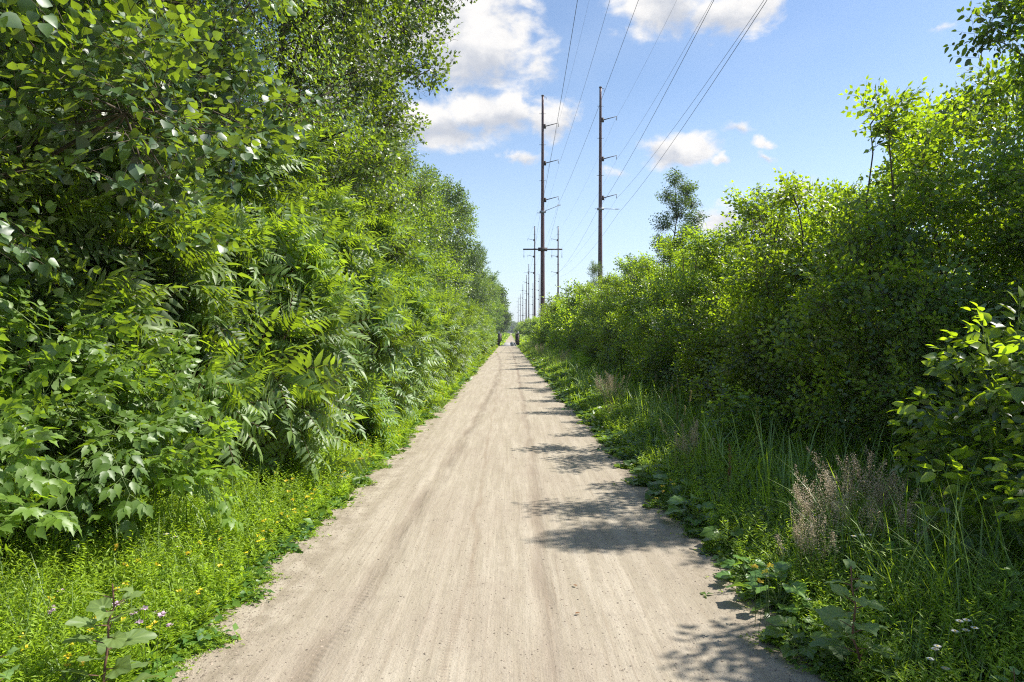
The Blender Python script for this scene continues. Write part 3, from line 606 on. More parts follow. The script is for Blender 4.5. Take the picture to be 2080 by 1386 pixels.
for v in range(2):
    rg = rng_(270 + v); lp = lumps_env(rg, 18, 3.4, 3.6, 1.5, 12, (1.5, 2.4), lambda u: .65 + .35 * math.sin(u * 3.0))
    TV.append(plant('fartree%d' % v, 275 + v, lp, SP['vfar'], TP['lo'], 'dim', 1.0, 2.4, 1, .2, twigs=False))
for i, (x, y, s, h, lab) in enumerate([(-6.7, 32, 1.0, 10.6, 'bright round-topped tree level with the small lone cloud'), (-6.6, 40, 1.05, 11.6, 'mid-distance tree on the left rising past its lower neighbour'),
        (-6.8, 48, 1.1, 12.6, 'mid-distance tree below the highest far treetop'), (-6.7, 57, 1.1, 14.2, 'tree just before the highest far treetop on the left'),
        (-6.6, 68, 1.15, 16.8, 'highest far treetop on the left, with a bulging crown'), (-6.2, 80, 1.0, 13.4, 'darker tree just past the highest far treetop'),
        (-5.6, 104, 1.0, 14.4, 'small dark crown jutting into the sky before the bridge end'), (-6.6, 120, 1.15, 14.0, 'hazy tree beyond the jutting dark crown')]):
    o = add_plant('broadleaf_tree', TF[i % 3], (x, y, 0), i * 1.1, (s, s, h / 11.2), lab, 'tree', 'trees along the left of the path')
y = 138; i = 0
while y < 620:
    add_plant('broadleaf_tree', (TF + TV)[i % 5 if y < 260 else 3 + i % 2], (-6.8 + .9 * math.sin(i * 2.1), y, 0), i * 1.3, (1.1, 1.4, 1.2 + .25 * math.sin(i * 1.7)), '%s hazy dark tree beyond the bridge on the left' % ordx[i], 'tree', 'far trees on the left')
    y += 14 + (y - 138) * .06; i += 1
# background woods behind both sides: individual crowns
for i, (x, y, s, h) in enumerate([(-12, 24, 1.2, 1.0), (-12, 40, 1.3, 1.05), (-12.5, 60, 1.3, 1.1), (-13, 8, 1.3, 1.2), (-12.5, 82, 1.4, 1.1)]):
    add_plant('broadleaf_tree', TF[i % 3], (x, y, 0), i, (s, s, h), 'tree of the wood hidden behind the left thicket', 'tree', 'wood behind the left thicket')
add_plant('broadleaf_tree', TF[2], (20, 98, 0), 1.0, (1.2, 1.2, 1.05), 'dark rounded tree over the hedge left of the slender poplar', 'tree')
add_plant('broadleaf_tree', TF[2], (27, 104, 0), 2.0, (1.2, 1.2, .9), 'second dark rounded tree over the hedge behind the poplar foot', 'tree')
hz = [(3 + k * 8.5, 800 + 25 * math.sin(k * 2.1), 1.05 + .25 * math.sin(k * 2.9)) for k in range(-6, 9)] + [(-230 + k * 26, 930, 1.4) for k in range(7)] + [(120 + k * 26, 930, 1.3) for k in range(7)]
for i, (x, d, h_) in enumerate(hz):
    add_plant('broadleaf_tree', TV[i % 2], (x, d, 0), i, (1.7, 1.6, h_), 'blue-hazed tree on the horizon at the end of the path', 'tree', 'horizon trees')

# ------------------------------------------------------------------ bridge, bollard, rails
o = empty('bridge', (0, 81, 0)); tag(o, 'pale concrete footbridge deck with dark side railings where the path narrows', 'bridge')
g = Geo(); g.box((.08, 12.5, -.08), (2.5, 25, .20)); link('deck', g.build('deck', MT['concrete']), o)
for sx, x0 in ((-1, -1.15), (1, 1.12)):
    g = Geo(); nb = 6
    for k in range(nb): g.box((x0 + sx * .0, k * 5.0 + .1, .72), (.22 if k == 0 else .16, .2, 1.44))
    for z in (.25, .55, .85, 1.15): g.box((x0 + sx * .16, 12.6, z), (.05, 24.8, .2))
    rl = link('railing', g.build('railing', MT['drail']), o)
    g = Geo(); g.add(np.array([(-.17, -.13, 1.44), (.17, -.13, 1.44), (.17, .13, 1.44), (-.17, .13, 1.44), (-.04 * 1, -.13, 1.72), (.06, -.13, 1.72), (.06, .13, 1.72), (-.04, .13, 1.72)]) + np.array([x0, .1, 0]), [0, 3, 2, 1, 4, 5, 6, 7, 0, 1, 5, 4, 1, 2, 6, 5, 2, 3, 7, 6, 3, 0, 4, 7], [4] * 6)
    link('post_cap', g.build('post_cap', MT['cap']), rl)
o = empty('bollard', (.42, 79.6, 0)); tag(o, 'short grey bollard standing mid-path at the near end of the bridge', 'bollard')
g = Geo(); g.tube([(0, 0, 0), (0, 0, .5)], .085, 12); link('post', g.build('post', MT['grey'], False), o)
g = Geo(); g.tube([(0, 0, .5), (0, 0, .53), (0, 0, .56)], [.09, .08, .03], 12); link('cap', g.build('cap', MT['cap'], False), o)
o = empty('wooden_barrier', (-2.75, 78, 0)); tag(o, 'small low brown wooden barrier in the grass by the bridge', 'barrier')
g = Geo(); g.box((0, 0, .33), (.8, .05, .14)); link('rail', g.build('rail', MT['wood']), o)
for x in (-.33, .33): g = Geo(); g.box((x, .05, .2), (.07, .07, .42)); link('post', g.build('bpost', MT['wood']), o)
o = empty('wire_fence', (-2.3, 83, 0)); tag(o, 'grey wire fence beside the left bridge railing', 'fence')
for k in range(3): g = Geo(); g.tube([(-k * .8, 0, 0), (-k * .8, 0, 1.1)], .03, 6); link('post', g.build('fpost', MT['grey']), o)
g = Geo()
for z in (.4, .7, 1.0): g.tube([(-1.7, -.035, z), (.1, -.035, z)], .012, 5)
link('wires', g.build('fwire', MT['grey']), o)

# ------------------------------------------------------------------ poles and wires
def pole_meshes(side, H=29.9, cross=False, clamp=0.0, armz=(26.3, 21.9, 17.5)):
    P = []
    g = Geo(); n = 24; z = np.linspace(-.3, H, n); r = np.interp(z, [0, H], [.31, .13]); g.tube(np.stack([z * 0, z * 0, z], 1), r, 14)
    P.append(('shaft', g.build('shaft', MT['steel'], False), []))
    for z in (27.8, 24.1, 19.8):
        g = Geo(); g.tube([(0, 0, z - .03), (0, 0, z + .03)], float(np.interp(z, [0, H], [.31, .13])) + .03, 12); g.tube([(-.42, 0, z), (.42, 0, z)], .022, 5)
        P.append(('collar', g.build('collar', MT['dsteel']), []))
    g = Geo(); g.tube([(0, 0, H), (0, 0, H + .12)], .17, 10); g.tube([(0, 0, H - .05), (.42 * side, 0, H - .1), (.42 * side, 0, H - .4)], .025, 5)
    P.append(('pole_cap', g.build('pole_cap', MT['dsteel']), []))
    for z in armz:
        rr = float(np.interp(z, [0, H], [.31, .13]))
        g = Geo(); g.box((side * (rr + .11), 0, z), (.26, .22, .5)); g.tube([(side * (rr + .2), 0, z + .02), (side * 1.9, 0, z + .42)], [.06, .035], 7)
        ins = Geo(); ins.tube([(side * 1.88, 0, z + .4), (side * 1.88, 0, z - .05)], .02, 5)
        for q_ in range(5): ins.tube([(side * 1.88, 0, z + .30 - q_ * .07), (side * 1.88, 0, z + .27 - q_ * .07)], [.02, .07], 8)
        P.append(('arm', g.build('arm', MT['dsteel']), [('insulator', ins.build('insulator', MT['insul']))]))
    if clamp is not None:
        z = 15.9; dz = clamp
        g = Geo(); g.tube([(-.3, -.32, z), (side * 2.05, -.32, z + dz)], [.035, .035], 6); g.box((0, -.2, z + dz * .15), (.75, .3, .22))
        subs = []
        for (x_, zz) in ((-.45, z), (side * 1.95, z + dz)):
            ins = Geo()
            for q_ in range(4): ins.tube([(x_ - .2 + q_ * .12, -.32, zz), (x_ - .16 + q_ * .12, -.32, zz)], [.1, .05], 8)
            subs.append(('insulator', ins.build('insulator', MT['insul'])))
        P.append(('wire_bracket', g.build('wire_bracket', MT['insul']), subs))
    if cross:
        g = Geo(); g.box((0, -.33, 11.55), (4.7, .14, .16)); g.box((0, -.30, 11.55), (1.1, .22, .42))
        subs = []
        for x_ in (-2.25, 1.1, 2.3): ins = Geo(); ins.tube([(x_, -.33, 11.45), (x_, -.33, 10.5)], .02, 5); ins.tube([(x_, -.33, 10.9), (x_, -.33, 10.6)], [.04, .05], 6); subs.append(('insulator', ins.build('insulator', MT['insul'])))
        P.append(('crossarm', g.build('crossarm', MT['dsteel']), subs))
    return P
def pole(parts, loc, label, group, s=1.0):
    o = empty('utility_pole', loc, 0, s); tag(o, label, 'utility pole', group)
    for nm, me_, subs in parts:
        c_ = link(nm, me_, o)
        for sn, sm in subs: link(sn, sm, c_)
    return o
PG = 'red-brown transmission poles'
pC = pole_meshes(1, cross=True, clamp=.95); pD = pole_meshes(1, clamp=-.05, armz=(26.2, 21.7, 17.2)); pF = pole_meshes(-1, clamp=None); pX = pole_meshes(-1, clamp=None, cross=True)
def dist(py): return (29.95 - CH) * F / (VY - py)
def pos(px, py): d = dist(py); return ((px - VX) / F * d, d, 0)
pole(pC, pos(1102, 197), 'tall red-brown pole with a wide lower crossarm, nearest the path', PG)
pole(pD, pos(1219, 180), 'tallest-looking red-brown pole, standing alone to the right above the hedge', PG)
pole(pF, pos(1086, 461), 'pole just left of and behind the nearest pole with the crossarm', PG)
pole(pF, pos(1133.5, 461), 'pole just right of and behind the nearest pole with the crossarm', PG)
FP = [(1074, 537.4, pF), (1069.5, 559, pF), (1062, 578.5, pX), (1057, 597, pF), (1052.5, 604.5, pF), (1095, 557, pF), (1082.5, 576, pX), (1067, 608, pX)]
FL = ['third pole from the camera in the left line, close by the left of its fellows', 'fourth pole of the left line, beside and shorter than the third', 'fifth pole of the left line with a small crossarm', 'sixth pole of the left line, thin and distant',
      'leftmost and farthest-looking of the distant poles', 'thin distant pole seen between the two big near ones, taller of that pair', 'thin distant pole partly hidden behind the second left-line pole', 'shortest distant pole with a crossarm above the hedge end']
for (px, py, pm), lab in zip(FP, FL): pole(pm, pos(px, py), lab, PG)
def wire(A, B, sag, r, label, grp='overhead wires'):
    A = np.array(A, float); B = np.array(B, float); n = 40; u = np.linspace(0, 1, n)[:, None]
    P = A + (B - A) * u; P[:, 2] -= 4 * sag * (u * (1 - u))[:, 0]
    g = Geo(); g.tube(P, r, 5, cap=False); o = link('overhead_wire', g.build('wire', MT['wire'])); tag(o, label, 'wire', grp); return o
def span(ax, ay, ad, px0, sag, r, label):
    A = np.array(atd(ax, ay, ad)); d = 25.0; Lt = ad + 20
    for _ in range(30):
        tt = (ad - d) / Lt; z = A[2] - 4 * sag * tt * (1 - tt); d = (z - CH) / (VY / F)
    x0 = (px0 - VX) / F * d; tt = (ad - d) / Lt; xe = A[0] + (x0 - A[0]) / tt
    return wire(A, (xe, -20, A[2]), sag, r, label)
dC, dD = dist(197), dist(180)
span(1098, 428, dC, 1173, 1.6, .012, 'thick dark wire reaching the left end of the nearest pole bracket')
span(1136, 411, dC, 1297, 1.6, .010, 'wire crossing in front of the right pole to the nearest pole bracket tip')
span(1133, 255, dC, 1197, 1.8, .006, 'faint wire from the top arm of the nearest pole')
span(1137, 330, dC, 1239, 1.8, .010, 'thin wire from the middle arm of the nearest pole')
span(1212, 430, dD, 1450, 1.6, .011, 'dark wire to the left end of the right pole bracket')
span(1257, 432, dD, 1558, 1.6, .012, 'dark wire to the right end of the right pole bracket')
span(1250, 243, dD, 1375, 1.8, .007, 'faint wire from the top arm of the right pole')
span(1254, 322, dD, 1447, 1.8, .009, 'thin wire from the middle arm of the right pole')
span(1254, 402, dD, 1552, 1.8, .010, 'thin wire from the lowest arm of the right pole')
dA = dist(461)
for (a, b, lab) in (((1098, 428), (1072, 560), 'left lower wire between the nearest pole and the next'), ((1136, 411), (1089, 560), 'right lower wire between the nearest pole and the next')): wire(atd(*a, dC), atd(*b, dA), 1.5, .011, lab, 'far overhead wires')
for (a, b, lab) in (((1212, 430), (1121, 562), 'left lower wire between the right pole and the next'), ((1257, 432), (1137, 562), 'right lower wire between the right pole and the next')): wire(atd(*a, dD), atd(*b, dA), 1.5, .012, lab, 'far overhead wires')
for i, (a, b) in enumerate((((1133, 255), (1071, 490)), ((1137, 330), (1071, 526)), ((1137, 405), (1071, 562)))): wire(atd(*a, dC), atd(*b, dA), 1.6, .007, ('top', 'middle', 'lowest')[i] + ' arm wire running on from the nearest pole', 'far overhead wires')
for i, (a, b) in enumerate((((1250, 243), (1119, 490)), ((1254, 322), (1119, 526)), ((1254, 402), (1119, 562)))): wire(atd(*a, dD), atd(*b, dA), 1.6, .007, ('top', 'middle', 'lowest')[i] + ' arm wire running on from the right pole', 'far overhead wires')

# ------------------------------------------------------------------ verge growth
def hfun(x, y): return .5 + .25 * np.sin(x * 2.3 + y * 1.7) + .2 * np.sin(y * 3.9 - x * 1.1 + 2) + .15 * np.sin(x * 7 + y * 5.3)
def edge_l(y): return -.15 * np.clip(1.6 - y / 14, .3, 1) + np.where(y < 80, -1.57 + .24 * np.clip((y - 3) / 70, 0, 1), -1.2) + .03 * np.sin(y * 1.9 + 1) + .02 * np.sin(y * 4.3 + 2) + .012 * np.sin(y * 9.7 + 3) + .03 * np.sin(y * .7 + 1.3)
def edge_r(y): return .18 * np.clip(1.6 - y / 14, .3, 1) + np.where(y < 80, 1.42 - .22 * np.clip((y - 3) / 70, 0, 1), 1.2) + .03 * np.sin(y * 1.9 + 4) + .02 * np.sin(y * 4.3 + 8) + .012 * np.sin(y * 9.7 + 12) + .03 * np.sin(y * .7 + 5.2)
def sample_y(rng, n, y0, y1, pw=1.6):      # denser near the camera
    u = rng.uniform(0, 1, n); a = 1 - pw; return (y0 ** a + u * (y1 ** a - y0 ** a)) ** (1 / a)
def cover(name, seed, side, n, y0, y1, w, hmax, leaf, mt, tpl='lo', pw=1.6, fr=1.0, trif=True):
    rng = rng_(seed); y = sample_y(rng, n, y0, y1, pw); e = edge_l(y) if side < 0 else edge_r(y)
    s = rng.uniform(0, 1, n) ** 1.05 * w - .05 * rng.uniform(0, 1, n) ** 2; s0 = .17 * (hfun(y * 1.1, y * 2.3) - .5) + .04 * np.sin(y * 13) + rng.exponential(.035, n) * -1; x = e + side * (s + s0)
    H = hmax * np.clip(.08 + s / w * 1.1, 0, 1) * (.45 + .9 * np.clip(hfun(x, y), 0, 1.2)); z = H * rng.uniform(.25, 1, n) ** .7
    size = leaf * (y / y0) ** .62 * rng.uniform(.6, 1.3, n)
    g = Geo(); P = np.stack([x, y, z], 1); a0 = rng.uniform(0, 2 * math.pi, n)
    for k in ((0, 2.1, 4.2) if trif else (0,)):
        a = a0 + k; ax = np.stack([np.cos(a), np.sin(a), rng.normal(.15, .35, n)], 1); nn = UP + rng.normal(0, .45, (n, 3))
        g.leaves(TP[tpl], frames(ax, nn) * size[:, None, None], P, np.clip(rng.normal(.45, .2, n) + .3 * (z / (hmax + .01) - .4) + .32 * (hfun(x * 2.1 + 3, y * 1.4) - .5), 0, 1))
    o = link(name, g.build(name, MT[mt])); return tag(o, None, None, None, 'stuff')
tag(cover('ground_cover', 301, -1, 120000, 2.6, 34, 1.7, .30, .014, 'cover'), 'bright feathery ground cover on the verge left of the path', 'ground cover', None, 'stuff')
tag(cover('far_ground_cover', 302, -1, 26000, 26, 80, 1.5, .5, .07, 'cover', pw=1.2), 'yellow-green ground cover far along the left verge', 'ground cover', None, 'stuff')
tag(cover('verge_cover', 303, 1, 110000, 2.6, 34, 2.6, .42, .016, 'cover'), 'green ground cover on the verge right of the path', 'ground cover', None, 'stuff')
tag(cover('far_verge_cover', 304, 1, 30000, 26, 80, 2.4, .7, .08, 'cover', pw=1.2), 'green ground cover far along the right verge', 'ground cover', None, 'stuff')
for sd_, nm in ((-1, 'left'), (1, 'right')):
    rng = rng_(315 + sd_); n = 16000; y = sample_y(rng, n, 82, 420, 1.3); x0 = np.where(sd_ < 0, -.85 + (y - 80) * .0042 , 1.25 + (y - 80) * .0032) if sd_ < 0 else 1.25 + (y - 80) * .0032
    x = x0 + sd_ * rng.uniform(0, 1, n) * (5.5 + (y - 82) * .02); z = rng.uniform(.05, 1.0, n) * np.clip(np.abs(x - x0) / 3, .15, 1) * 1.1; a = rng.uniform(0, 6.28, n); g = Geo()
    g.leaves(TP['ov_mid'], frames(np.stack([np.cos(a), np.sin(a), rng.normal(.3, .4, n)], 1), UP + rng.normal(0, .5, (n, 3))) * (.28 * (y / 82) ** .8 * rng.uniform(.6, 1.3, n))[:, None, None], np.stack([x, y, z], 1), rng.uniform(0, 1, n))
    tag(link('distant_cover', g.build('distant_cover', MT['cover'])), 'low green growth beyond the bridge on the %s' % nm, 'ground cover', None, 'stuff')
tag(cover('undergrowth', 305, -1, 9000, 2.6, 60, 4.2, .5, .05, 'weed', 'ov_mid'), 'leafy undergrowth beneath the left thicket', 'undergrowth', None, 'stuff')
tag(cover('hedge_undergrowth', 306, 1, 13000, 2.6, 60, 5.2, .55, .05, 'weed', 'ov_mid'), 'leafy undergrowth beneath the right hedge', 'undergrowth', None, 'stuff')
def feathery(name, seed, side, n, y0, y1, s0, s1, h, mt, label):
    rng = rng_(seed); y = sample_y(rng, n, y0, y1, 1.6); sd = rng.uniform(s0, s1, n); e = edge_l(y) if side < 0 else edge_r(y); x = e + side * sd
    H = h * rng.uniform(.5, 1.3, n) * np.clip(.35 + sd, .35, 1); K = 15; base = np.stack([x, y, y * 0], 1); lean = rng.normal(0, .3, (n, 3)) * [1, 1, 0] + UP
    g = Geo(); tn = rng.normal(.5, .25, n)
    for k in range(K):
        u = (.3 + .7 * k / K); a = rng.uniform(0, 6.28, n); d_ = np.stack([np.cos(a), np.sin(a), rng.uniform(.1, .9, n)], 1)
        g.leaves(TP['lo'], frames(d_, UP + rng.normal(0, .3, (n, 3))) * (np.array([.05, .022, .03]) * (1.2 - .6 * u))[None, None] * (1 + .06 * (y - y0))[:, None, None], base + lean * (H * u)[:, None], np.clip(tn + .35 * (u - .5), 0, 1))
    g.segs(base, base + lean * H[:, None], np.full(n, .0015), np.full(n, .0008), 3, .3)
    tag(link(name, g.build(name, MT[mt])), label, 'ground cover', None, 'stuff')
feathery('feathery_plants', 306, -1, 7000, 2.6, 30, .02, 1.7, .40, 'cover', 'feathery bright green plants in the left verge')
feathery('feathery_weeds', 307, 1, 5000, 2.6, 30, .05, 2.6, .42, 'cover', 'feathery green plants in the right verge')
tag(cover('edge_weeds', 308, 1, 9000, 2.6, 40, 1.1, .28, .045, 'weed', 'ov_mid'), 'small broad leaves lining the right path edge', 'ground cover', None, 'stuff')
tag(cover('edge_leaves', 309, -1, 2500, 2.6, 40, .7, .14, .035, 'weed', 'ov_mid'), 'small round leaves lining the left path edge', 'ground cover', None, 'stuff')
def blades(g, P, A, Ln, wd, bend, T, K=4):
    n = len(P); u = np.linspace(0, 1, K + 1); dirh = np.stack([np.cos(A), np.sin(A), A * 0], 1); side = np.stack([-np.sin(A), np.cos(A), A * 0], 1)
    V = np.zeros((n, 2 * K + 1, 3)); th = bend[:, None] * u[None]
    st = np.zeros((n, K + 1, 3))
    for k in range(1, K + 1): tm = (th[:, k] + th[:, k - 1]) / 2; st[:, k] = st[:, k - 1] + (dirh * np.sin(tm)[:, None] + UP * np.cos(tm)[:, None]) * (Ln / K)[:, None]
    for k in range(K): hw = wd * (1 - (k / K) ** 2 * .7); V[:, 2 * k] = st[:, k] - side * hw[:, None]; V[:, 2 * k + 1] = st[:, k] + side * hw[:, None]
    V[:, 2 * K] = st[:, K]; V += P[:, None]
    lo = []; to = []
    for k in range(K - 1): lo += [2 * k, 2 * k + 1, 2 * k + 3, 2 * k + 2]; to.append(4)
    lo += [2 * K - 2, 2 * K - 1, 2 * K]; to.append(3); lo = np.array(lo)
    g.add(V.reshape(-1, 3), (lo[None] + (np.arange(n) * (2 * K + 1))[:, None]).ravel(), np.tile(to, n), np.repeat(T, len(to)))
def grass(name, seed, side, n, y0, y1, s0, s1, hl, pw, label, clump=True, wk=1.0):
    rng = rng_(seed); y = sample_y(rng, n, y0, y1, pw); e = edge_l(y) if side < 0 else edge_r(y); x = e + side * rng.uniform(s0, s1, n)
    if clump:
        ok = hfun(x * 1.3 + 5, y * 1.1) + rng.normal(0, .15, n) > .45; x, y = x[ok], y[ok]; n = len(x)
    sd = np.abs(x - (edge_l(y) if side < 0 else edge_r(y))); k = np.clip(.25 + sd / .9, .25, 1)
    Ln = hl * rng.uniform(.5, 1.25, n) * k; wd = (.0028 + .0012 * (y - y0) * .35) * wk * rng.uniform(.7, 1.4, n)
    g = Geo(); blades(g, np.stack([x, y, y * 0], 1), rng.uniform(0, 2 * math.pi, n), Ln, wd, rng.uniform(.3, 1.9, n), np.clip(rng.normal(.5, .25, n), 0, 1))
    tag(link(name, g.build(name, MT['grass'])), label, 'grass', None, 'stuff')
grass('grass', 310, -1, 11000, 2.6, 30, .12, 1.7, .52, 1.5, 'thin grass blades in the left verge')
grass('verge_grass', 311, 1, 26000, 2.6, 34, .12, 2.9, .50, 1.5, 'long grass blades in the right verge')
grass('arching_grass', 316, 1, 2600, 3.0, 26, .5, 2.3, .85, 1.5, 'long arching bright grass blades in the right verge', True, 1.5)
grass('far_grass', 312, 1, 16000, 26, 80, .1, 2.4, .8, 1.2, 'tall far grass on the right verge', wk=.45)
grass('far_left_grass', 313, -1, 9000, 26, 80, .1, 1.7, .6, 1.2, 'far grass on the left verge', wk=.45)

# broad-leaf templates
def big_leaf(seed, n=42, w=.95, lobes=5, rag=.07, cup=.12):
    rg = rng_(seed); ph = rg.uniform(0, 6); V = [(.12, 0, 0)]; lo = []; to = []; tn = []
    jit = np.convolve(rg.normal(0, .03, n + 2), [.25, .5, .25], 'valid')
    for k, q in enumerate((.3, .55, .8, 1.0)):
        for i in range(n):
            a = -math.pi + i * 2 * math.pi / n; rr = .5 * (1 + q * rag * math.cos(lobes * a) + q * jit[i] + (.02 if i % 2 else -.02) * (q > .9))
            rr *= (1 - .55 * math.exp(-((abs(a) - math.pi) / .25) ** 2)) * q; point = 1 + .2 * math.exp(-(a / .3) ** 2)
            x = .12 + (.42 - .12) * q + rr * math.cos(a) * 1.1 * point; y_ = rr * math.sin(a) * w
            vein = abs(((a * 3.5 / math.pi) % 1) - .5)
            z = cup * abs(y_) * 1.3 + q * q * .05 * math.sin(3 * a + ph) + q ** 2 * .03 * math.sin(8 * a + ph) - .35 * max(0, x - .45) ** 2 - .012 * (vein > .38) * q
            V.append((x, y_, z))
    isv = lambda i: i % 6 == 3
    for i in range(n): lo += [0, 1 + i, 1 + (i + 1) % n]; to.append(3); tn.append(.5 if isv(i) else 0)
    for k in range(3):
        for i in range(n): a, b_ = 1 + k * n + i, 1 + k * n + (i + 1) % n; lo += [a, a + n, b_ + n, b_]; to.append(4); tn.append((.42 - .12 * k if isv(i) else 0) + rg.normal(0, .07))
    return np.array(V, float), np.array(lo), np.array(to), np.array(tn)
BL = [big_leaf(1), big_leaf(2, 42, .9, 7, .05), big_leaf(3, 42, 1.0, 5, .09)]
def weed(name, seed, h, nl, leaf, kind='rosette', lm='weed', sm='stem'):
    rng = rng_(seed); gl = Geo(); gs = Geo()
    if kind == 'rosette':
        for k in range(nl):
            a = k * 2.4 + rng.uniform(-.3, .3); u = k / nl; L1 = h * (.5 + .5 * rng.uniform()); d_ = np.array([math.cos(a), math.sin(a), 0]); tip = d_ * L1 * (.9 - .5 * u) + UP * h * (.35 + .65 * u)
            P = limb(gs, (0, 0, 0), tip, .005, .0035, rng, 5, 5, up0=.6); ax = nrm(d_ + UP * rng.uniform(-.3, .25))
            gl.leaves(BL[k % 3], (frames(ax, UP + d_ * .2 + rng.normal(0, .25, 3)) * leaf * rng.uniform(.7, 1.15))[None], tip[None], np.array([rng.uniform(.2, .8)]))
    else:
        top = np.array([rng.normal(0, .08) * h, rng.normal(0, .08) * h, h]); P = limb(gs, (0, 0, 0), top, .007, .003, rng, 6, 8, up0=0)
        for k in range(nl):
            u = .15 + .85 * k / nl; i = min(int(u * 7), 6); pos_ = P[i] + (P[i + 1] - P[i]) * (u * 7 - i); a = k * 2.4 + rng.uniform(-.3, .3); d_ = np.array([math.cos(a), math.sin(a), .35])
            s_ = leaf * (1.1 - .65 * u); q_ = pos_ + d_ * s_ * .55; gs.segs([pos_], [q_], .003, .002, 4)
            gl.leaves(BL[k % 3], (frames(nrm(d_ + UP * rng.uniform(-.5, .2)), UP + d_ * .3 + rng.normal(0, .3, 3)) * s_ * rng.uniform(.85, 1.1))[None], q_[None], np.array([np.clip(.3 + .6 * u + rng.normal(0, .1), 0, 1)]))
    return gl.build(name + ' leaves', MT[lm], True), gs.build(name + ' stem', MT[sm])
def put_weed(name, ms, loc, rz, s, label, cat, group=None, extra=None):
    o = empty(name, loc, rz, s); tag(o, label, cat, group); link('leaves', ms[0], o); link('stem', ms[1], o)
    for en, em in (extra or []): link(en, em, o)
    return o
def gp(px, py): d = CH * F / (py - VY); return ((px - VX) / F * d, d, 0)
mall = [weed('mallow%d' % i, 330 + i, .56, 19, .14, 'tall', 'pale', 'redstem') for i in range(2)]
put_weed('mallow_plant', mall[0], (-1.80, 2.95, 0), .3, 1.05, 'pale broad-leaved plant with reddish stem in the lower left corner', 'plant', 'pale broad-leaved plants')
put_weed('mallow_plant', mall[1], (-2.05, 2.75, 0), 1.3, .7, 'smaller pale broad-leaved plant behind the corner one', 'plant', 'pale broad-leaved plants')
put_weed('mallow_plant', mall[1], (1.72, 3.3, 0), 2.2, 1.0, 'pale broad-leaved plant with long bare stem below the pink seed heads', 'plant', 'pale broad-leaved plants')
put_weed('mallow_plant', mall[0], (1.55, 2.72, 0), .9, .45, 'low pale plant cut by the bottom edge beside the path', 'plant', 'pale broad-leaved plants')
put_weed('mallow_plant', mall[1], (2.02, 2.75, 0), 4.0, .62, 'pale leafy plant next to the white daisies', 'plant', 'pale broad-leaved plants')
put_weed('mallow_plant', mall[0], (2.2, 2.8, 0), 5.0, .6, 'pale leafy plant in the lower right corner', 'plant', 'pale broad-leaved plants')
ros = [weed('burdock%d' % i, 340 + i, .26, 11, .17, 'rosette') for i in range(3)]
tal = [weed('talweed%d' % i, 345 + i, .55, 16, .12, 'tall') for i in range(3)]
rg = rng_(350)
EP = [(1300, 975), (1345, 1015), (1250, 905), (1215, 865), (1385, 1065), (1450, 1120), (1495, 1190), (1560, 1245), (1180, 825), (1420, 1040), (1600, 1330), (1330, 940), (1500, 1080), (1160, 800)]
rk = sorted(range(len(EP)), key=lambda q: -EP[q][1]); ORDE = [ordx[rk.index(q)] for q in range(len(EP))]
for i, (px, py) in enumerate(EP):
    x, y, _ = gp(px + 12, py); put_weed('broad_leaf_weed', ros[i % 3], (x + .05, y, 0), rg.uniform(0, 6), rg.uniform(.55, .9), ORDE[i] + ' low broad-leaved weed spreading at the right path edge', 'weed', 'broad-leaved weeds at the right path edge')
for i in range(70):
    y = float(sample_y(rg, 1, 3.2, 22)[0]); x = float(edge_r(np.array(y))) + rg.uniform(.35, 2.5)
    put_weed('leafy_weed', (tal + ros)[i % 6], (x, y, 0), rg.uniform(0, 6), rg.uniform(.6, 1.15), 'leafy green weed standing in the grass right of the path', 'weed', 'leafy weeds in the right verge')
for i in range(26):
    y = float(sample_y(rg, 1, 3.2, 16)[0]); x = float(edge_l(np.array(y))) - rg.uniform(.5, 1.7)
    put_weed('leafy_weed', (tal + ros)[i % 6], (x, y, 0), rg.uniform(0, 6), rg.uniform(.45, .85), 'leafy green weed standing in the verge left of the path', 'weed', 'leafy weeds in the left verge')
# large-leaved dogwood shoots at the right edge
rg = rng_(360)
dg = plant('dogwood', 361, [(-.25, 0, 1.35, .35), (-.35, .3, .9, .35), (0, .2, 1.6, .3), (-.45, -.2, .55, .32), (.2, 0, 1.0, .5), (-.1, .4, 1.2, .4)], SP['dog'], TP['ov_hi'], 'thorn', 6, .5, 4, .012, outw=.9, upw=.1, bark='stem', scv=(.8, 1.2))
add_plant('dogwood_shrub', dg, (3.35, 4.35, 0), 0, 1.0, 'large-leaved dogwood shoots at the right edge below the hedge', 'shrub')
add_plant('dogwood_shrub', dg, (3.3, 3.6, 0), 2.0, (1, 1, .7), 'low large-leaved dogwood in the lower right, in shade', 'shrub')
add_plant('dogwood_shrub', dg, (3.0, 8.4, 0), 1.0, (.7, .7, .55), 'small leafy dogwood left of the dock spike, at the hedge foot', 'shrub')
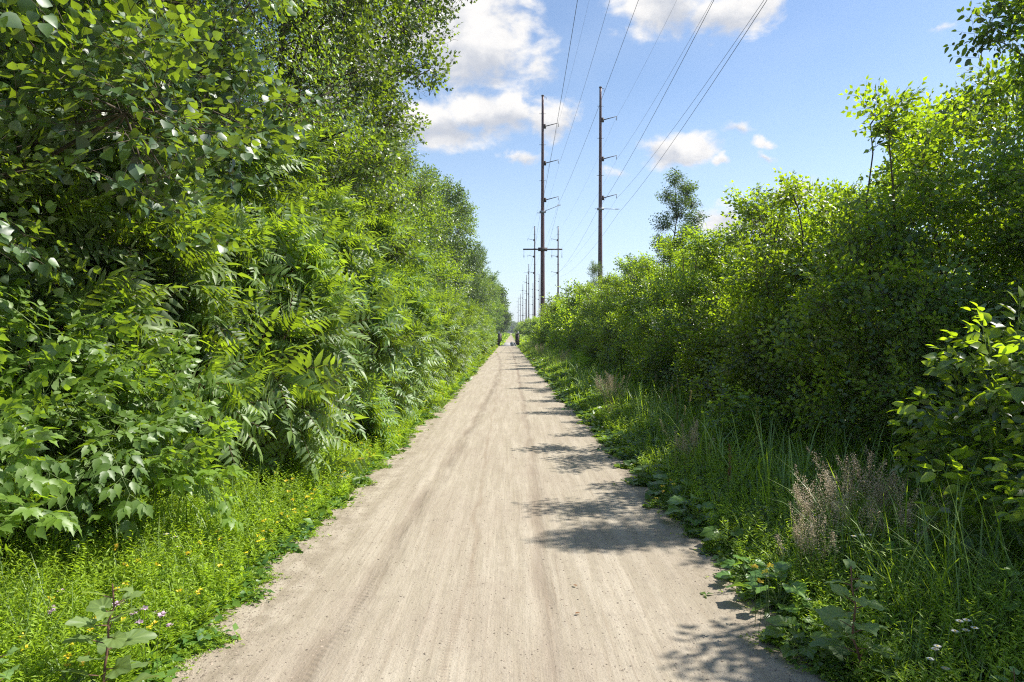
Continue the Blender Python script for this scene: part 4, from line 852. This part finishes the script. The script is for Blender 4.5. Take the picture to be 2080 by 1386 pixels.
# grass seed plumes
def plume(seed, ns=26, h=.75, spread=.35):
    rng = rng_(seed); gs = Geo(); gl = Geo()
    for k in range(ns):
        a = rng.uniform(0, 6.28); b0 = np.array([rng.normal(0, .06), rng.normal(0, .06), 0]); tip = b0 + np.array([math.cos(a) * spread * rng.uniform(.1, 1), math.sin(a) * spread * rng.uniform(.1, 1), h * rng.uniform(.8, 1.15)])
        P = limb(gs, b0, tip, .0016, .0008, rng, 3, 7, up0=.4)
        for j in range(150):
            u = rng.uniform(.62, 1); i = min(int(u * 6), 5); p_ = P[i] + (P[i + 1] - P[i]) * (u * 6 - i); w_ = .075 * (1.08 - u) ** .7 * 1.4
            q_ = p_ + nrm(rng.normal(0, 1, 3)) * w_ * rng.uniform(.2, 1) + UP * .012; 
            if j % 3 == 0: gs.segs([p_], [q_], .0005, .0004, 3)
            gl.leaves(TP['lo'], (frames(nrm(rng.normal(0, 1, 3) + UP * .8), rng.normal(0, 1, 3)) * .009 * rng.uniform(.7, 1.3))[None], q_[None], np.array([rng.uniform(0, 1)]))
    return gl.build('seed heads', MT['pink']), gs.build('seed stalks', MT['straw'])
pl = [plume(370), plume(371, 18, .7, .28)]
for i, (px, py, d, s, v, lab) in enumerate([(1690, 960, 4.6, .92, 0, 'dense pink grass plume, biggest and brightest beside the path'), (1770, 945, 4.9, 1.0, 0, 'tall pink grass plume right of the brightest one'),
        (1650, 1000, 4.3, .75, 1, 'low pink grass plume before the brightest one'), (1830, 960, 4.4, .9, 1, 'thin pink grass plume in shade by the hedge'), (1395, 880, 7.6, .9, 1, 'pale distant seed plume above the right verge'), (1240, 800, 13, 1.1, 0, 'pinkish seed plume halfway along the right verge')]):
    x = (px - VX) / F * d; o = empty('seed_grass', (x, d, 0), i * 1.3, s); tag(o, lab, 'grass tuft', 'pink seeding grasses'); link('seed_heads', pl[v][0], o); link('stalks', pl[v][1], o)
for i, (x, y) in enumerate([(1.85, 38), (2.0, 55), (-2.2, 58), (2.2, 27)]):
    o = empty('seed_grass', (x, y, 0), i, 1.25); tag(o, 'far pinkish seed grass beside the straight path', 'grass tuft', 'far seeding grasses'); link('seed_heads', pl[i % 2][0], o); link('stalks', pl[i % 2][1], o)
# dock / foxtail spikes
def spike(seed, h, n, w, leafn, mt, sl):
    rng = rng_(seed); gs = Geo(); gl = Geo(); top = np.array([rng.normal(0, .03), rng.normal(0, .03), h]); P = limb(gs, (0, 0, 0), top, .005, .002, rng, 5, 8, up0=0)
    for j in range(n):
        u = 1 - rng.uniform(0, 1) * sl; i = min(int(u * 7), 6); p_ = P[i] + (P[i + 1] - P[i]) * (u * 7 - i); a = rng.uniform(0, 6.28); rr = w * (1.15 - (u - 1 + sl) / sl) * rng.uniform(.2, 1) * (.6 + .4 * math.sin(u * 60))
        gl.leaves(TP['lo'], (frames(nrm(np.array([math.cos(a), math.sin(a), .6])), rng.normal(0, 1, 3)) * .014 * rng.uniform(.7, 1.3))[None], (p_ + np.array([math.cos(a), math.sin(a), 0]) * rr)[None], np.array([rng.uniform(0, 1)]))
    g3 = Geo()
    for k in range(leafn):
        u = .05 + .5 * k / max(1, leafn); a = k * 2.4; p_ = P[int(u * 7)]; d_ = np.array([math.cos(a), math.sin(a), .5]); g3.leaves(TP['lan_hi'], (frames(nrm(d_), UP + .01) * .22 * (1 - .5 * u))[None], p_[None], np.array([.5]))
    return gl.build('seeds', MT[mt]), gs.build('stalk', MT['stem']), g3.build('leaves', MT['weed']) if leafn else None
dk = spike(380, 1.0, 420, .035, 7, 'dock', .42); fx = spike(381, .95, 160, .007, 0, 'straw', .14)
def put_spike(ms, name, loc, s, rz, lab, grp):
    o = empty(name, loc, rz, s); tag(o, lab, 'weed', grp); link('seed_head', ms[0], o); link('stalk', ms[1], o)
    if ms[2]: link('leaves', ms[2], o)
put_spike(dk, 'dock_plant', ((1535 - VX) / F * 7.0, 7.0, 0), .93, 0, 'tall yellow-green dock spike against the dark hedge foot', 'dock spikes')
put_spike(dk, 'dock_plant', ((1940 - VX) / F * 3.5, 3.5, 0), .42, 1, 'short dock spike beside the white daisies', 'dock spikes')
put_spike(dk, 'dock_plant', ((1375 - VX) / F * 7.2, 7.2, 0), .5, 2, 'half-height dock spike in the middle of the right verge', 'dock spikes')
br = spike(382, .75, 260, .016, 0, 'dead', .5); put_spike(br, 'dead_dock_plant', ((1480 - VX) / F * 6.2, 6.2, 0), .9, 0, 'dead rust-brown dock stalk among the green weeds right of the path', 'dock spikes')
for i in range(12):
    d = 8.2 + i * .35; x = 2.1 + .12 * math.sin(i * 3) + i * .05
    o = empty('foxtail_grass', (x, d, 0), i * 1.1, .85 + .2 * math.sin(i * 2.1)); o.rotation_euler[0] = .12 * math.sin(i); tag(o, 'slim straw-coloured grass spike before the dark hedge foot', 'grass tuft', 'straw-coloured grass spikes'); link('seed_head', fx[0], o); link('stalk', fx[1], o)
# goldenrod-like upright leafy stems at the right hedge foot
rng = rng_(390); gs = Geo(); gl = Geo(); P = limb(gs, (0, 0, 0), (.03, 0, 1.1), .005, .002, rng, 5, 9, up0=0)
for k in range(70):
    u = .1 + .9 * k / 70; i = min(int(u * 8), 7); p_ = P[i] + (P[i + 1] - P[i]) * (u * 8 - i); a = k * 2.4; d_ = np.array([math.cos(a), math.sin(a), .45]); gl.leaves(TP['lan_mid'], (frames(nrm(d_), UP + .01) * .13 * (1.05 - .5 * u))[None], p_[None], np.array([.5 + .3 * u]))
gr = (gl.build('goldenrod leaves', MT['weed']), gs.build('goldenrod stem', MT['stem']))
for i, (px, d, s) in enumerate([(1815, 5.9, 1.05), (1840, 5.7, .95), (1790, 6.1, .85), (1865, 5.5, .8), (1660, 7.4, .8), (1700, 6.9, .7), (1150 + 60, 15.5, .9), (1225, 14.6, .8), (1300, 11.0, .8), (1330, 10.2, .75)]):
    put_weed('goldenrod_stem', gr, ((px - VX) / F * d, d, 0), i * 1.7, s, 'upright narrow-leaved goldenrod stem at the right hedge foot', 'weed', 'upright goldenrod stems')
# flowers
def flower(seed, kind):
    rng = rng_(seed); gs = Geo(); gf = Geo(); h = {'tref': .16, 'vetch': .30, 'daisy': .42}[kind]
    top = np.array([rng.normal(0, .02), rng.normal(0, .02), h]); limb(gs, (0, 0, 0), top, .0016, .0012, rng, 4, 5, up0=0)
    if kind == 'daisy':
        for k in range(18): a = k * 2 * math.pi / 18; gf.leaves(TP['lo'], (frames(np.array([math.cos(a), math.sin(a), .12]), UP + rng.normal(0, .05, 3)) * np.array([.014, .0065, .01]))[None], (top + np.array([math.cos(a), math.sin(a), 0]) * .004)[None], np.array([.6]))
    else:
        for k in range(7 if kind == 'tref' else 14):
            a = k * 2.4; el_ = rng.uniform(-.1, .9); d_ = np.array([math.cos(a), math.sin(a), el_]); s_ = .017 if kind == 'tref' else .019
            gf.leaves(TP['ov_mid'], (frames(nrm(d_), UP + rng.normal(0, .4, 3)) * s_ * np.array([1, 1.35, 1]))[None], (top + d_ * .003)[None], np.array([rng.uniform(0, 1)]))
    fm = gf.build('flower ' + kind, MT[{'tref': 'yellow', 'vetch': 'mauve', 'daisy': 'white'}[kind]]); c_ = None
    if kind == 'daisy': g = Geo(); g.tube([top + UP * -.001, top + UP * .002, top + UP * .004], [.005, .005, .002], 8); c_ = g.build('disc', MT['yellow'])
    return fm, gs.build('stalk ' + kind, MT['stem']), c_
tf = [flower(400 + i, 'tref') for i in range(3)]; vt = [flower(405 + i, 'vetch') for i in range(2)]; dz = flower(410, 'daisy')
def put_flower(ms, name, loc, rz, s, lab, grp):
    o = empty(name, loc, rz, s); tag(o, lab, 'flower', grp); f_ = link('flower_head', ms[0], o); link('stalk', ms[1], o)
    if ms[2]: link('centre', ms[2], f_)
rg = rng_(420)
for i in range(110):
    c_ = i % 3; y = float(sample_y(rg, 1, 3.0, 26, 1.3)[0]); x = float(edge_l(np.array(y))) - abs(rg.normal(.02, .22 + (.25 if y < 5 else 0))) - .03
    if 5.0 < y < 6.2 or 7 < y < 9.5: x = float(edge_l(np.array(y))) - abs(rg.normal(.05, .12))
    hgt = np.clip(.9 + (float(edge_l(np.array(y))) - x) * 2.2, .9, 2.4); put_flower(tf[c_], 'yellow_flower', (x, y, .0), rg.uniform(0, 6), (.9 + y * .025, .9 + y * .025, hgt), 'small yellow flower in the green verge left of the path', 'yellow flowers in the left verge')
for i in range(60):
    y = rg.uniform(26, 79); sd_ = -1 if i % 3 else 1; e = float(edge_l(np.array(y)) if sd_ < 0 else edge_r(np.array(y))); put_flower(tf[i % 3], 'yellow_flower', (e + sd_ * abs(rg.normal(.05, .16)), y, .0), 0, (3.5, 3.5, 1.2), 'far yellow flower cluster lining the path edge', 'far yellow flowers')
for i, (px, py, d) in enumerate([(1537, 1150, 3.9), (1560, 1165, 3.85), (1543, 1190, 3.75), (1565, 1160, 3.95), (1345, 990, 6.5), (1352, 1000, 6.4), (1340, 1012, 6.2), (1372, 985, 6.7), (1360, 978, 6.9)]):
    z = CH + (VY - py) / F * d; put_flower(tf[i % 3], 'yellow_flower', ((px - VX) / F * d, d, 0), i, (1.2, 1.2, max(.5, z / .16)), 'yellow flower among the weeds right of the path', 'yellow flowers in the right verge')
for i, (px, py) in enumerate([(111, 1176), (120, 1197), (142, 1199), (34, 1237), (98, 1229), (116, 1237), (222, 1213), (218, 1230), (228, 1229), (250, 1231), (290, 1232), (283, 1243), (298, 1252), (312, 1250), (305, 1276), (340, 1278), (286, 1258), (171, 1208)]):
    d = 3.55 + .25 * math.sin(i * 2.3) + (.5 if py < 1215 else 0); z = CH + (VY - py) / F * d; put_flower(vt[i % 2], 'vetch_flower', ((px - VX) / F * d, d, 0), i, (1, 1, max(.4, z / .30)), 'mauve-pink vetch flower head in the lower left verge', 'mauve vetch flowers')
for i, (px, py) in enumerate([(1975, 1265), (1957, 1266), (1945, 1287), (1968, 1286), (1913, 1320), (1911, 1326), (1901, 1345), (1931, 1364), (1925, 1366), (1985, 1281), (1755, 1090), (1772, 1090), (1741, 1092), (1868, 1088)]):
    d = 3.0 if py > 1200 else 4.2; z = CH + (VY - py) / F * d; put_flower(dz, 'daisy_flower', ((px - VX) / F * d, d, 0), i, (1, 1, max(.5, z / .42)), 'small white daisy in the lower right verge', 'white daisies')
for i, (px, py) in enumerate([(340, 1085), (357, 1090), (333, 1122), (349, 1120), (332, 1142), (334, 1164), (315, 1110), (365, 1110)]):
    d = 4.7; z = CH + (VY - py) / F * d; put_flower(dz, 'daisy_flower', ((px - VX) / F * d, d, 0), i, (1.3, 1.3, max(.3, z / .42)), 'small white daisy in the left verge under the bright bush', 'white daisies on the left')

# loose stones and dead leaves
rng = rng_(430); n = 15000; y = sample_y(rng, n, 2.4, 24, 1.8); el_, er_ = edge_l(y), edge_r(y)
u = rng.uniform(0, 1, n); kind_ = rng.uniform(size=n); x = np.where(kind_ < .35, el_ + np.abs(rng.normal(0, .22, n)), np.where(kind_ < .6, er_ - np.abs(rng.normal(0, .2, n)), el_ + (er_ - el_) * u))
oc = (np.array([(1, 0, 0), (0, 1, 0), (-1, 0, 0), (0, -1, 0), (.1, .1, .7), (0, 0, -.4)], float), np.array([0, 1, 4, 1, 2, 4, 2, 3, 4, 3, 0, 4]), np.array([3, 3, 3, 3]))
sz = np.abs(rng.normal(.0028, .0018, n)) + .0014; a = rng.uniform(0, 6.28, n)
g = Geo(); g.leaves(oc, frames(np.stack([np.cos(a), np.sin(a), a * 0], 1), UP + rng.normal(0, .2, (n, 3))) * (sz[:, None] * np.array([1.3, 1, .8]))[:, None, :], np.stack([x, y, y * 0 + .0045], 1), rng.uniform(0, 1, n))
tag(link('gravel', g.build('gravel', MT['stone'])), 'loose grit and small stones on the path surface', 'gravel', None, 'stuff')
g = Geo(); g.leaves(TP['ov_hi'], (frames(np.array([1., .3, .2]), UP + np.array([.4, .1, 0])) * .05)[None], np.zeros((1, 3)), np.array([.5])); dl = g.build('dead leaf', MT['dead'])
for i, (px, py, lab) in enumerate([(1169, 1255, 'curled brown dead leaf lying on the path below the long branch shadow'), (1172, 1198, 'smaller brown leaf on the path touching the branch shadow')]):
    o = link('fallen_leaf', dl); o.location = gp(px, py); o.location.z = .014; o.rotation_euler = (0, 0, i * 2); o.scale = (.7,) * 3; tag(o, lab, 'leaf')

# ------------------------------------------------------------------ air
m, t, out = mat('summer haze')
vp = N(t, 'ShaderNodeVolumePrincipled'); vp.inputs['Color'].default_value = (.86, .93, 1, 1); vp.inputs['Density'].default_value = .0003; vp.inputs['Anisotropy'].default_value = .3
L(t, vp.outputs[0], out.inputs['Volume'])
g = Geo(); g.box((0, 550, 20), (900, 1300, 42)); tag(link('haze', g.build('haze', m)), 'thin pale summer haze over the far path', 'haze', None, 'stuff')
